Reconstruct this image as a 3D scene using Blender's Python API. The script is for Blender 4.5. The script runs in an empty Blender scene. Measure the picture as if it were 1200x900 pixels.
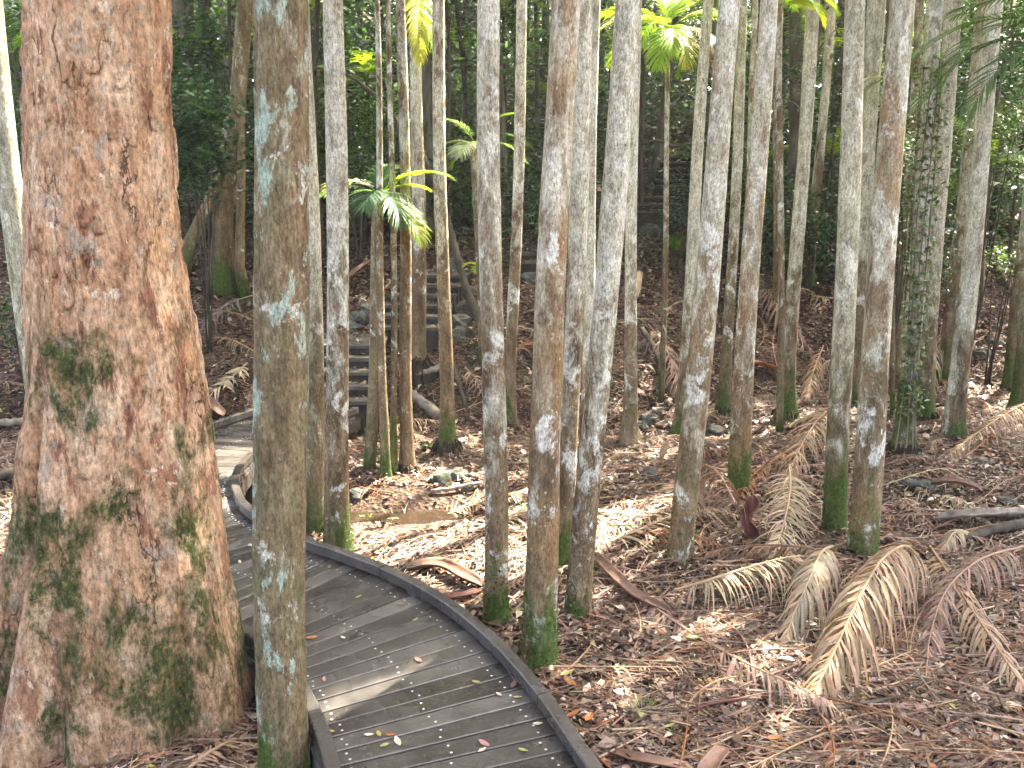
import bpy, math, random
import numpy as np
from mathutils import Vector

rnd = random.Random(7)
rng = np.random.default_rng(7)
scene = bpy.context.scene
COL = scene.collection

# ------------------------------------------------------------------ camera
PITCH = math.radians(12.0)
FPX = 970.0
CAM = Vector((0.0, 0.0, 3.0))
cd = bpy.data.cameras.new('camera')
cd.sensor_fit = 'HORIZONTAL'; cd.sensor_width = 36.0
cd.lens = 36.0 * FPX / 1200.0
cd.clip_start = 0.05; cd.clip_end = 600
cam = bpy.data.objects.new('camera', cd); COL.objects.link(cam)
cam.location = CAM; cam.rotation_euler = (math.pi / 2 - PITCH, 0, 0)
scene.camera = cam

# ------------------------------------------------------------------ light
SUN_DIR = Vector((0.37, 0.40, 0.86)).normalized()      # towards the sun
elev = math.asin(SUN_DIR.z)
w = bpy.data.worlds.new('World'); scene.world = w; w.use_nodes = True
nt = w.node_tree
sky = nt.nodes.new('ShaderNodeTexSky'); sky.sky_type = 'NISHITA'; sky.sun_disc = False
sky.sun_elevation = elev; sky.sun_rotation = math.atan2(SUN_DIR.x, SUN_DIR.y)
sky.air_density = 0.7; sky.dust_density = 7.0; sky.ozone_density = 1.0
bg = nt.nodes['Background']; bg.inputs['Strength'].default_value = 0.13
nt.links.new(sky.outputs['Color'], bg.inputs['Color'])
sd = bpy.data.lights.new('sun', 'SUN'); sd.energy = 5.0; sd.angle = math.radians(0.6); sd.color = (1.0, 0.94, 0.83)
sun = bpy.data.objects.new('sun', sd); COL.objects.link(sun)
sun.rotation_euler = (-SUN_DIR).to_track_quat('-Z', 'Y').to_euler()
sun.location = (0, 0, 30)
vs = scene.view_settings
vs.view_transform = 'Standard'; vs.look = 'None'; vs.exposure = 3.55; vs.gamma = 1.0; vs.use_curve_mapping = False
vs.use_white_balance = True; vs.white_balance_temperature = 7050; vs.white_balance_tint = 8   # shade white balance, as the phone camera set it
scene.cycles.max_bounces = 8; scene.cycles.transparent_max_bounces = 8
scene.cycles.use_adaptive_sampling = True; scene.cycles.adaptive_threshold = .025
scene.cycles.diffuse_bounces = 4; scene.cycles.glossy_bounces = 2; scene.cycles.transmission_bounces = 4
scene.cycles.sample_clamp_indirect = 6.0
scene.cycles.use_denoising = True

# gaps in the canopy, as ellipses on the ground the sun reaches through them
GAPS = [(0.1, 7.7, 1.5, 0.95), (1.6, 8.0, 0.7, 0.6), (2.75, 7.4, 0.55, 0.7), (2.3, 5.6, 0.55, 0.5), 
        (3.4, 7.9, .4, .3), (0.9, 6.9, .4, .3), (5.5, 9.3, .6, .5), (3.1, 4.9, .4, .3), (-1.2, 17.5, 2.0, 1.5),
        (1.9, 12.6, .9, .7)]
def in_gap(p, grow=0.0):
    k = p[2] / SUN_DIR.z
    x = p[0] - SUN_DIR.x * k; y = p[1] - SUN_DIR.y * k
    for gx, gy, a, b in GAPS:
        if ((x - gx) / (a + grow)) ** 2 + ((y - gy) / (b + grow)) ** 2 < 1: return True
    return False

# ------------------------------------------------------------------ noise and terrain
def _h2(i, j): 
    v = np.sin(i * 127.1 + j * 311.7) * 43758.5453
    return v - np.floor(v)
def vn2(x, y):
    x = np.asarray(x, float); y = np.asarray(y, float)
    i = np.floor(x); j = np.floor(y); fx = x - i; fy = y - j
    fx = fx * fx * (3 - 2 * fx); fy = fy * fy * (3 - 2 * fy)
    a = _h2(i, j) * (1 - fx) + _h2(i + 1, j) * fx
    b = _h2(i, j + 1) * (1 - fx) + _h2(i + 1, j + 1) * fx
    return (a * (1 - fy) + b * fy) * 2 - 1
def _h3(i, j, k):
    v = np.sin(i * 127.1 + j * 311.7 + k * 74.7) * 43758.5453
    return v - np.floor(v)
def vn3(x, y, z):
    x = np.asarray(x, float); y = np.asarray(y, float); z = np.asarray(z, float)
    i = np.floor(x); j = np.floor(y); k = np.floor(z)
    fx = x - i; fy = y - j; fz = z - k
    fx = fx * fx * (3 - 2 * fx); fy = fy * fy * (3 - 2 * fy); fz = fz * fz * (3 - 2 * fz)
    def pl(kk):
        a = _h3(i, j, kk) * (1 - fx) + _h3(i + 1, j, kk) * fx
        b = _h3(i, j + 1, kk) * (1 - fx) + _h3(i + 1, j + 1, kk) * fx
        return a * (1 - fy) + b * fy
    return (pl(k) * (1 - fz) + pl(k + 1) * fz) * 2 - 1
def fbm3(x, y, z, o=4):
    s = 0; a = 1; t = 0
    for _ in range(o):
        s = s + a * vn3(x, y, z); t += a; a *= .5; x = x * 2.03 + 5.1; y = y * 2.03 + 1.7; z = z * 2.03 + 9.2
    return s / t
def smooth(e0, e1, v):
    t = np.clip((v - e0) / (e1 - e0), 0, 1); return t * t * (3 - 2 * t)

Y0X = [-60, -6, -3.5, -2.0, 0.0, 2.0, 6.0, 60]
Y0Y = [9.0, 10.2, 10.9, 10.9, 10.9, 11.8, 13.2, 16.0]
def height(x, y):
    x = np.asarray(x, float); y = np.asarray(y, float)
    y0 = np.interp(x, Y0X, Y0Y)
    d = np.maximum(y - y0, 0.0)
    hill = 0.42 * np.minimum(d, 4.0) + 0.30 * np.clip(d - 4.0, 0, 70)
    hill = hill * smooth(0, 1.2, d)
    n = 0.07 * vn2(x * .8, y * .8) + 0.035 * vn2(x * 2.3 + 9, y * 2.3) + 0.014 * vn2(x * 6.1, y * 6.1 + 3)
    n = n * (1 + 0.12 * np.clip(d, 0, 12))
    # creek under the walkway
    cx = smooth(-6.5, -4.0, x) * (1 - smooth(-0.6, 0.2, x))
    creek = -0.34 * cx * np.exp(-((y - 8.35 - .25 * np.sin(x * 1.3)) / 0.42) ** 2)
    # cut bank of the gully on the far side
    g = -0.30 * smooth(-.3, .6, x) * (1 - smooth(2.6, 3.6, x)) * np.exp(-((y - 11.35) / 0.45) ** 2)
    return hill + n * .8 + creek + g
HG_X = np.arange(-9, 12, .05); HG_Y = np.arange(1, 22, .05)
HG = height(*np.meshgrid(HG_X, HG_Y)).tolist()
def hz(x, y):
    u = (x + 9) / .05; v = (y - 1) / .05
    if not (0 <= u < len(HG_X) - 1 and 0 <= v < len(HG_Y) - 1): return float(height(x, y))
    i = int(u); j = int(v); fu = u - i; fv = v - j; a = HG[j]; b = HG[j + 1]
    return (a[i] * (1 - fu) + a[i + 1] * fu) * (1 - fv) + (b[i] * (1 - fu) + b[i + 1] * fu) * fv

def ray(px, py):
    u = (px - 600) / FPX; v = (450 - py) / FPX
    return Vector((u, math.cos(PITCH) + v * math.sin(PITCH), -math.sin(PITCH) + v * math.cos(PITCH)))
def gp(px, py, lift=0.0):
    d = ray(px, py)
    ts = np.linspace(2.0, 90, 1760)
    f = CAM.z + d.z * ts - height(d.x * ts, d.y * ts) - lift
    k = np.argmax(f < 0)
    if not (f < 0).any(): return CAM + d * 90
    a, b = ts[k - 1], ts[k]
    for _ in range(18):
        m = (a + b) / 2
        if CAM.z + d.z * m - hz(d.x * m, d.y * m) - lift < 0: b = m
        else: a = m
    return CAM + d * b
def at_y(px, py, Y):
    d = ray(px, py); return CAM + d * (Y / d.y)
def at_z(px, py, z):
    d = ray(px, py); return CAM + d * ((z - CAM.z) / d.z)
def depth(p): return p.y * math.cos(PITCH) - (p.z - 3.0) * math.sin(PITCH)

for (px_, py_, Y_, r_) in ((444, 215, 9.3, .42), (556, 160, 12.6, .8), (788, 20, 12.4, .9), (490, 20, 13.2, .8), (925, 10, 11.6, .6), (1190, 110, 8.6, .7)):
    p_ = at_y(px_, py_, Y_); k_ = (p_.z) / SUN_DIR.z; GAPS.append((p_.x - SUN_DIR.x * k_, p_.y - SUN_DIR.y * k_, r_, r_))

# ------------------------------------------------------------------ materials
def newmat(name):
    m = bpy.data.materials.new(name); m.use_nodes = True
    return m, m.node_tree.nodes, m.node_tree.links
class NT:
    def __init__(s, name):
        s.m, s.n, s.l = newmat(name); s.b = s.n['Principled BSDF']; s.out = s.n['Material Output']
    def node(s, t, **kw):
        x = s.n.new(t)
        for k, v in kw.items(): setattr(x, k, v)
        return x
    def link(s, a, b): s.l.new(a, b)
    def coord(s, scale=(1, 1, 1), rand=True):
        tc = s.node('ShaderNodeTexCoord'); mp = s.node('ShaderNodeMapping'); mp.inputs['Scale'].default_value = scale
        src = tc.outputs['Object']
        if rand:
            oi = s.node('ShaderNodeObjectInfo'); ml = s.node('ShaderNodeMath', operation='MULTIPLY'); ml.inputs[1].default_value = 37.0
            s.link(oi.outputs['Random'], ml.inputs[0])
            ad = s.node('ShaderNodeVectorMath', operation='ADD'); s.link(src, ad.inputs[0]); s.link(ml.outputs[0], ad.inputs[1]); src = ad.outputs[0]
            if rand == 'scale':
                k = s.math('ADD', s.math('MULTIPLY', s.math('FRACT', s.math('MULTIPLY', oi.outputs['Random'], 13.7)), .9), .65)
                sc = s.node('ShaderNodeVectorMath', operation='SCALE'); s.link(src, sc.inputs[0]); s.link(k, sc.inputs['Scale']); src = sc.outputs[0]
        s.link(src, mp.inputs['Vector']); return mp.outputs['Vector']
    def noise(s, vec, scale, detail=4, rough=.55, dist=0):
        x = s.node('ShaderNodeTexNoise'); x.inputs['Scale'].default_value = scale; x.inputs['Detail'].default_value = detail
        x.inputs['Roughness'].default_value = rough; x.inputs['Distortion'].default_value = dist
        s.link(vec, x.inputs['Vector']); return x.outputs['Fac']
    def ramp(s, fac, stops):
        x = s.node('ShaderNodeValToRGB'); e = x.color_ramp.elements
        while len(e) < len(stops): e.new(0.5)
        for el, (p, c) in zip(e, stops):
            el.position = p
            el.color = (c, c, c, 1) if isinstance(c, (int, float)) else (*c, 1)
        s.link(fac, x.inputs['Fac']); return x.outputs['Color']
    def math(s, op, a, b=None, clamp=False):
        x = s.node('ShaderNodeMath', operation=op, use_clamp=clamp)
        for i, v in enumerate((a, b)):
            if v is None: continue
            if isinstance(v, (int, float)): x.inputs[i].default_value = v
            else: s.link(v, x.inputs[i])
        return x.outputs[0]
    def mix(s, fac, a, b, blend='MIX'):
        x = s.node('ShaderNodeMix', data_type='RGBA', blend_type=blend)
        for i, v in ((0, fac), (6, a), (7, b)):
            if isinstance(v, (int, float)): x.inputs[i].default_value = v
            elif isinstance(v, tuple): x.inputs[i].default_value = (*v, 1)
            else: s.link(v, x.inputs[i])
        return x.outputs[2]
    def attr(s, name):
        a = s.node('ShaderNodeAttribute'); a.attribute_type = 'OBJECT'; a.attribute_name = name; return a.outputs['Fac']
    def bump(s, h, strength, dist=.02, normal=None):
        b = s.node('ShaderNodeBump'); b.inputs['Strength'].default_value = strength; b.inputs['Distance'].default_value = dist
        s.link(h, b.inputs['Height'])
        if normal is not None: s.link(normal, b.inputs['Normal'])
        return b.outputs['Normal']
    def done(s, color=None, rough=.8, normal=None, spec=.3):
        if color is not None:
            if isinstance(color, tuple): s.b.inputs['Base Color'].default_value = (*color, 1)
            else: s.link(color, s.b.inputs['Base Color'])
        if isinstance(rough, (int, float)): s.b.inputs['Roughness'].default_value = rough
        else: s.link(rough, s.b.inputs['Roughness'])
        s.b.inputs['Specular IOR Level'].default_value = spec
        if normal is not None: s.link(normal, s.b.inputs['Normal'])
        return s.m

def mat_palm():
    t = NT('palm_bark')
    v = t.coord((1, 1, .3), 'scale'); vf = t.coord((1, 1, .75), 'scale'); vl = t.coord((1, 1, .45), 'scale')
    tc = t.node('ShaderNodeTexCoord'); sp = t.node('ShaderNodeSeparateXYZ'); t.link(tc.outputs['Object'], sp.inputs[0]); z = sp.outputs['Z']
    n1 = t.noise(v, 9, 8, .7)
    base = t.ramp(n1, [(.34, (.08, .052, .03)), (.5, (.18, .125, .07)), (.66, (.29, .215, .13))])
    n2 = t.noise(vl, 6.5, 10, .68, .5)
    hfac = t.math('MINIMUM', t.math('MULTIPLY', z, .11), .36)
    thr = t.math('ADD', n2, t.math('ADD', t.math('MULTIPLY', t.attr('lichen'), .36), t.math('ADD', hfac, -.385)))
    film = t.ramp(thr, [(.42, 0.0), (.58, .95)])
    c = t.mix(film, base, t.ramp(t.noise(v, 16, 8, .7), [(.3, (.22, .195, .13)), (.45, (.455, .43, .315)), (.53, (.60, .575, .445)), (.68, (.76, .745, .615))]))  # lichen film, paled further to stand in for light on the upper trunks
    pep = t.math('MULTIPLY', t.ramp(t.noise(vf, 38, 8, .8), [(.36, .85), (.46, 0.0)]), film)
    c = t.mix(pep, c, (.09, .07, .05))
    n5 = t.noise(vl, 3.1, 8, .66, .4)
    om = t.math('MULTIPLY', t.ramp(n5, [(.46, 0.0), (.6, .9)]), t.attr('orange'))
    c = t.mix(om, c, t.ramp(t.noise(v, 20, 6, .7), [(.3, (.17, .1, .045)), (.7, (.37, .235, .115))]))
    gm = t.math('MULTIPLY', t.ramp(t.noise(vl, 2.6, 8, .66), [(.40, 0.0), (.66, .75)]), t.attr('green'))
    c = t.mix(gm, c, t.ramp(t.noise(vf, 24, 6, .7), [(.3, (.075, .085, .035)), (.7, (.22, .235, .125))]))
    # white lichen, ragged, in patches of several sizes
    n3 = t.math('ADD', t.noise(vf, 4.6, 10, .66, .4), t.math('MULTIPLY', t.math('SUBTRACT', t.noise(vf, 60, 4, .7), .5), .14))
    wlow = t.math('MULTIPLY', t.math('SUBTRACT', 1.0, t.math('DIVIDE', z, 2.0), True), .045)
    wm = t.ramp(t.math('SUBTRACT', t.math('ADD', n3, t.math('MULTIPLY', t.attr('white'), .13)), wlow), [(.605, 0.0), (.67, .9)])
    c = t.mix(wm, c, t.ramp(t.noise(vf, 45, 4, .7), [(.3, (.52, .51, .43)), (.7, (.82, .8, .69))]))
    vv = t.node('ShaderNodeTexVoronoi'); vv.inputs['Scale'].default_value = 30; t.link(vf, vv.inputs['Vector'])
    sp_m = t.math('MULTIPLY', t.math('LESS_THAN', t.math('ADD', vv.outputs['Distance'], t.math('MULTIPLY', t.noise(vf, 70, 3), .3)), .33), t.math('GREATER_THAN', t.noise(vf, 3.3, 3), .55))
    c = t.mix(t.math('MULTIPLY', sp_m, t.math('ADD', t.math('MULTIPLY', t.attr('white'), .8), .1)), c, (.54, .52, .43))
    n6 = t.math('ADD', t.noise(vl, 4.6, 9, .66, .5), t.math('MULTIPLY', t.math('SUBTRACT', t.noise(vf, 55, 4, .7), .5), .14))
    bm = t.math('MULTIPLY', t.ramp(n6, [(.56, 0.0), (.6, .95)]), t.attr('blue'))
    c = t.mix(bm, c, t.ramp(t.noise(vf, 40, 4, .7), [(.3, (.25, .32, .25)), (.7, (.42, .5, .4))]))
    dm = t.ramp(t.noise(t.coord((1, 1, .5)), 15, 9, .75), [(.59, 0.0), (.7, .8)])
    c = t.mix(dm, c, (.05, .037, .025))
    st = t.ramp(t.noise(t.coord((1, 1, .08)), 26, 5, .7), [(.54, 0.0), (.74, .4)])
    c = t.mix(st, c, (.07, .05, .033))
    fine = t.ramp(t.noise(t.coord((1, 1, .4)), 75, 6, .8), [(.38, .5), (.5, 1.05), (.62, 1.45)])
    c = t.mix(1.0, c, fine, 'MULTIPLY')
    zz = t.math('ADD', z, t.math('MULTIPLY', t.math('SUBTRACT', t.noise(vl, 7, 9, .72), .5), 2.3))
    zz = t.math('ADD', zz, t.math('MULTIPLY', t.math('SUBTRACT', t.noise(vl, 2.2, 3, .5), .5), 2.4))
    mo = t.math('SUBTRACT', 1.0, t.math('DIVIDE', zz, t.math('ADD', t.attr('moss'), .001)), True)
    mo = t.math('MULTIPLY', t.ramp(mo, [(.0, 0.0), (.75, .92)]), t.math('GREATER_THAN', t.attr('moss'), .01))
    c = t.mix(mo, c, t.ramp(t.noise(vf, 40, 6, .7), [(.3, (.018, .034, .007)), (.5, (.05, .09, .016)), (.7, (.12, .165, .035))]))
    nb = t.noise(v, 22, 7, .7)
    wv = t.node('ShaderNodeTexWave', wave_type='BANDS', bands_direction='Z'); wv.inputs['Scale'].default_value = 3.2; wv.inputs['Distortion'].default_value = 6; wv.inputs['Detail'].default_value = 3
    t.link(t.coord((.6, .6, 1)), wv.inputs['Vector'])
    hgt = t.math('ADD', t.math('MULTIPLY', nb, 1.0), t.math('MULTIPLY', wv.outputs['Fac'], .12))
    hgt = t.math('ADD', t.math('ADD', hgt, t.math('MULTIPLY', wm, .25)), t.math('MULTIPLY', t.noise(t.coord((1, 1, .4)), 75, 6, .8), .5))
    return t.done(c, .85, t.bump(hgt, 1.0, .02), .2)

def mat_big():
    t = NT('flaking_bark')
    v = t.coord((1, 1, .4), False); vf = t.coord((1, 1, .7), False)
    tc = t.node('ShaderNodeTexCoord'); sp = t.node('ShaderNodeSeparateXYZ'); t.link(tc.outputs['Object'], sp.inputs[0]); z = sp.outputs['Z']
    c = t.ramp(t.noise(v, 5.5, 10, .72, .3), [(.32, (.24, .115, .06)), (.42, (.42, .25, .145)), (.5, (.55, .365, .23)), (.58, (.66, .47, .315)), (.68, (.78, .63, .47))])
    c = t.mix(t.ramp(t.noise(v, 3.4, 9, .7, .5), [(.53, 0.0), (.57, .7)]), c, t.ramp(t.noise(vf, 22, 7, .75), [(.35, (.36, .19, .1)), (.65, (.62, .39, .23))]))
    red = t.ramp(t.noise(t.coord((1, 1, .25), False), 6.2, 9, .7, .4), [(.55, 0.0), (.575, .8)])
    c = t.mix(red, c, t.ramp(t.noise(v, 24, 7, .75), [(.35, (.15, .055, .035)), (.65, (.36, .16, .1))]))
    gry = t.ramp(t.noise(vf, 7.3, 10, .72, .3), [(.56, 0.0), (.59, .8)])
    c = t.mix(gry, c, t.ramp(t.noise(vf, 30, 6, .7), [(.35, (.33, .27, .205)), (.65, (.54, .47, .37))]))
    pale = t.ramp(t.noise(vf, 9.5, 9, .7, .4), [(.62, 0.0), (.64, .9)])
    c = t.mix(pale, c, (.76, .66, .53))
    c = t.mix(1.0, c, (1.06, 1.01, .97), 'MULTIPLY')
    # cracks round the bark plates
    dn = t.node('ShaderNodeTexNoise'); dn.inputs['Scale'].default_value = 9; dn.inputs['Detail'].default_value = 6; t.link(v, dn.inputs['Vector'])
    dv = t.node('ShaderNodeVectorMath', operation='MULTIPLY_ADD'); t.link(dn.outputs['Color'], dv.inputs[0]); dv.inputs[1].default_value = (.28, .28, .28); t.link(t.coord((1, 1, .33), False), dv.inputs[2])
    vc = t.node('ShaderNodeTexVoronoi', feature='DISTANCE_TO_EDGE'); vc.inputs['Scale'].default_value = 9; t.link(dv.outputs[0], vc.inputs['Vector'])
    crk = t.math('MULTIPLY', t.ramp(vc.outputs['Distance'], [(.012, 1.0), (.04, 0.0)]), t.ramp(t.noise(v, 3.7, 4), [(.52, 0.0), (.62, .85)]))
    c = t.mix(crk, c, (.09, .045, .03))
    # darker bark low down, moss patches
    low = t.math('SUBTRACT', 1.0, t.math('DIVIDE', t.math('ADD', z, t.math('MULTIPLY', t.noise(v, 3, 5), 1.2)), 2.6), True)
    c = t.mix(t.math('MULTIPLY', low, .6), c, t.ramp(t.noise(v, 11, 8, .7), [(.34, (.12, .07, .042)), (.5, (.29, .18, .11)), (.66, (.47, .33, .21))]))
    md = t.math('MULTIPLY', t.ramp(t.noise(t.coord((1, 1, .6), False), 2.6, 9, .72, .3), [(.48, 0.0), (.6, .95)]), t.ramp(t.math('MULTIPLY', z, .38), [(.0, .9), (.8, 1.0), (.95, .3), (1.0, .1)]))
    c = t.mix(t.math('MULTIPLY', t.math('MULTIPLY', md, 1.4, True), t.ramp(t.noise(vf, 26, 6, .75), [(.35, .45), (.5, 1.0)])), c, t.ramp(t.noise(vf, 34, 6, .7), [(.3, (.028, .036, .01)), (.7, (.1, .115, .036))]))
    fl = t.ramp(t.noise(t.coord((1, 1, .45), False), 42, 8, .8), [(.37, .4), (.5, 1.0), (.63, 1.4)])
    c = t.mix(1.0, c, fl, 'MULTIPLY')
    dk = t.ramp(t.noise(vf, 19, 7, .72), [(.63, 0.0), (.72, .75)])
    c = t.mix(dk, c, (.075, .04, .03))
    h = t.math('SUBTRACT', t.math('ADD', t.noise(v, 16, 8, .75), t.math('MULTIPLY', t.noise(vf, 50, 5, .7), .5)), t.math('MULTIPLY', crk, .5))
    return t.done(c, .85, t.bump(h, 1.0, .035), .2)

def mat_ground():
    t = NT('forest_soil')
    v = t.coord((1, 1, 1), False)
    c = t.ramp(t.noise(v, 3.5, 8, .7), [(.3, (.02, .013, .009)), (.5, (.048, .03, .021)), (.72, (.1, .065, .047))])
    vo = t.node('ShaderNodeTexVoronoi'); vo.inputs['Scale'].default_value = 24; t.link(v, vo.inputs['Vector'])
    sp = t.node('ShaderNodeSeparateColor'); t.link(vo.outputs['Color'], sp.inputs[0])
    c2 = t.ramp(sp.outputs[0], [(.0, (.025, .016, .012)), (.4, (.08, .047, .031)), (.75, (.15, .09, .062)), (1., (.26, .19, .14))])
    c = t.mix(t.ramp(t.noise(v, 1.7, 4), [(.4, .25), (.65, .85)]), c, c2)
    h = t.math('ADD', t.noise(v, 14, 8, .75), t.math('MULTIPLY', vo.outputs['Distance'], .8))
    return t.done(c, .9, t.bump(h, 1.0, .05), .2)

def mat_col(name, rough=.6, trans=0.0, spec=.3, var=.25, bump=0.0, tcol=(1.0, 1.0, 1.0)):
    """colour from the mesh attribute 'col', with grain"""
    t = NT(name)
    a = t.node('ShaderNodeAttribute'); a.attribute_name = 'col'
    v = t.coord((1, 1, 1))
    n = t.ramp(t.noise(v, 35, 4), [(.25, 1 - var), (.75, 1 + var * .6)])
    c = t.mix(1.0, a.outputs['Color'], n, 'MULTIPLY')
    m = t.done(c, rough, t.bump(t.noise(v, 60, 4), bump, .01) if bump else None, spec)
    if trans:
        tr = t.node('ShaderNodeBsdfTranslucent'); mx = t.node('ShaderNodeMixShader'); mx.inputs[0].default_value = trans
        t.link(t.mix(1.0, c, tcol, 'MULTIPLY'), tr.inputs['Color'])
        t.link(t.b.outputs[0], mx.inputs[1]); t.link(tr.outputs[0], mx.inputs[2]); t.link(mx.outputs[0], t.out.inputs['Surface'])
    return m

def mat_deck():
    t = NT('wet_dark_timber')
    v = t.coord((1, 1, 1)); oi = t.node('ShaderNodeObjectInfo')
    gr = t.noise(v, 3.2, 6, .6)
    c = t.ramp(t.math('ADD', t.math('MULTIPLY', gr, .7), t.math('MULTIPLY', oi.outputs['Random'], .3)), [(.3, (.034, .029, .026)), (.5, (.07, .061, .055)), (.7, (.125, .112, .102))])
    c = t.mix(t.ramp(t.noise(v, 28, 6, .7), [(.55, 0.0), (.72, .5)]), c, (.16, .145, .13))
    c = t.mix(t.ramp(t.noise(v, 1.1, 4), [(.55, 0.0), (.7, .5)]), c, (.045, .04, .036))
    r = t.ramp(t.noise(v, 2.0, 5, .6), [(.38, .1), (.62, .42)])
    return t.done(c, r, t.bump(t.noise(v, 45, 5, .7), .35, .006), .5)

def mat_simple(name, stops, scale, rough=.8, bump=.5, spec=.3, stretch=(1, 1, 1), bscale=None, bdist=.01, detail=7):
    t = NT(name); v = t.coord(stretch)
    c = t.ramp(t.noise(v, scale, detail, .65, .2), stops)
    return t.done(c, rough, t.bump(t.noise(v, bscale or scale * 4, 6, .7), bump, bdist), spec)

M = dict(
    palm=mat_palm(), big=mat_big(), ground=mat_ground(), deck=mat_deck(),
    litter=mat_col('dead_leaves', .42, .12, .5, .3),
    dead=mat_col('dry_frond', .5, .15, .4, .2),
    leaf=mat_col('glossy_leaf', .3, .3, .55, .2, tcol=(1.2, 1.3, .6)),
    frond=mat_col('living_frond', .42, .5, .4, .12, tcol=(1.4, 1.35, .5)),
    sheath=mat_simple('palm_sheath', [(.25, (.07, .035, .026)), (.5, (.17, .09, .06)), (.75, (.33, .2, .135))], 3, .5, .5, .4, (1, 1, 1)),
    redsheath=mat_simple('red_palm_sheath', [(.25, (.06, .018, .013)), (.6, (.13, .042, .028)), (.8, (.22, .09, .055))], 4, .45, .4, .4),
    orsheath=mat_simple('orange_palm_sheath', [(.25, (.16, .05, .018)), (.6, (.36, .13, .04)), (.8, (.5, .25, .1))], 4, .5, .4, .4),
    palesheath=mat_simple('pale_palm_sheath', [(.25, (.3, .17, .09)), (.6, (.52, .37, .22)), (.8, (.65, .52, .36))], 4, .5, .4, .4),
    root=mat_simple('dark_rootlets', [(.3, (.018, .013, .01)), (.55, (.05, .036, .027)), (.8, (.1, .075, .055))], 18, .9, 1.0, .2, (1, 1, .3)),
    darkwood=mat_simple('dark_bark', [(.3, (.035, .027, .02)), (.5, (.075, .06, .045)), (.75, (.14, .12, .09))], 9, .9, .9, .2, (1, 1, .3)),
    greywood=mat_simple('weathered_wood', [(.3, (.1, .075, .055)), (.5, (.22, .18, .145)), (.75, (.38, .33, .28))], 9, .85, .8, .2, (1, 1, .35)),
    farbark=mat_simple('grey_bark', [(.3, (.06, .05, .038)), (.5, (.14, .12, .09)), (.7, (.27, .245, .19))], 5, .9, .8, .2, (1, 1, .3)),
    rock=mat_simple('mossy_rock', [(.3, (.022, .022, .017)), (.46, (.06, .057, .047)), (.56, (.13, .125, .108)), (.66, (.035, .055, .018)), (.8, (.08, .1, .04))], 6, .8, .9, .3, bscale=20, bdist=.03),
    step=mat_simple('step_concrete', [(.3, (.05, .044, .037)), (.55, (.115, .104, .088)), (.75, (.2, .182, .155))], 5, .85, .7, .2, bscale=25, bdist=.02),
    stepdark=mat_simple('step_riser_timber', [(.3, (.018, .016, .014)), (.6, (.045, .04, .034)), (.8, (.09, .08, .065))], 7, .8, .6, .2),
    teal=mat_simple('teal_painted_post', [(.3, (.012, .085, .085)), (.7, (.025, .15, .15))], 6, .5, .2, .4),
    steel=mat_simple('pale_screw_metal', [(.3, (.4, .4, .4)), (.7, (.65, .65, .64))], 30, .35, .1, .5),
    paint=mat_simple('white_paint_mark', [(.3, (.65, .65, .6)), (.7, (.8, .8, .77))], 30, .7, .2, .3),
    moss=mat_col('moss_tuft', .8, .2, .2, .3),
    nut=mat_simple('pale_stone', [(.3, (.3, .27, .24)), (.7, (.58, .55, .52))], 14, .7, .4, .3),
)
def mat_water():
    t = NT('muddy_water'); v = t.coord((1, 1, 1), False)
    return t.done((.03, .02, .013), .06, t.bump(t.noise(v, 9, 3), .12, .02), .5)
M['water'] = mat_water()

# ------------------------------------------------------------------ mesh helpers
def link(o, parent=None, label=None, category=None, group=None, kind=None):
    COL.objects.link(o)
    if parent is not None: o.parent = parent
    if label: o['label'] = label
    if category: o["category"] = category
    if group: o['group'] = group
    if kind: o['kind'] = kind
    return o
def empty(name, loc=(0, 0, 0), **kw):
    o = bpy.data.objects.new(name, None); o.location = loc; o.empty_display_size = .2
    return link(o, **kw)
def make_mesh(name, V, F, mat, smooth_=True, cols=None):
    me = bpy.data.meshes.new(name)
    me.from_pydata([tuple(p) for p in V], [], F); me.update()
    if smooth_: me.polygons.foreach_set('use_smooth', [True] * len(me.polygons))
    for m in (mat if isinstance(mat, (list, tuple)) else [mat]): me.materials.append(m)
    if cols is not None:
        a = me.color_attributes.new('col', 'FLOAT_COLOR', 'POINT')
        c = np.ones((len(V), 4), np.float32); c[:, :3] = np.asarray(cols, np.float32)
        a.data.foreach_set('color', c.ravel())
    return me
def mobj(name, V, F, mat, parent=None, smooth_=True, cols=None, loc=None, **kw):
    """mesh object; with loc the vertices (world) are made relative to it"""
    V = np.asarray(V, float)
    if loc is not None: V = V - np.asarray(loc, float)
    o = bpy.data.objects.new(name, make_mesh(name, V, F, mat, smooth_, cols))
    if loc is not None and parent is None: o.location = loc
    return link(o, parent, **kw)
def quad_mesh(name, Q, cols, mat, smooth_=False):
    """Q (n,4,3), cols (n,3)"""
    n = len(Q); me = bpy.data.meshes.new(name)
    me.vertices.add(4 * n); me.vertices.foreach_set('co', np.ascontiguousarray(Q, np.float32).ravel())
    me.loops.add(4 * n); me.loops.foreach_set('vertex_index', np.arange(4 * n, dtype=np.int32))
    me.polygons.add(n); me.polygons.foreach_set('loop_start', np.arange(0, 4 * n, 4, dtype=np.int32))
    me.polygons.foreach_set('loop_total', np.full(n, 4, np.int32))
    me.update(calc_edges=True)
    a = me.color_attributes.new('col', 'FLOAT_COLOR', 'POINT')
    c = np.ones((n, 4, 4), np.float32); c[:, :, :3] = np.asarray(cols, np.float32)[:, None, :]
    a.data.foreach_set('color', c.ravel())
    me.materials.append(mat); me.validate(); return me
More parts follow.
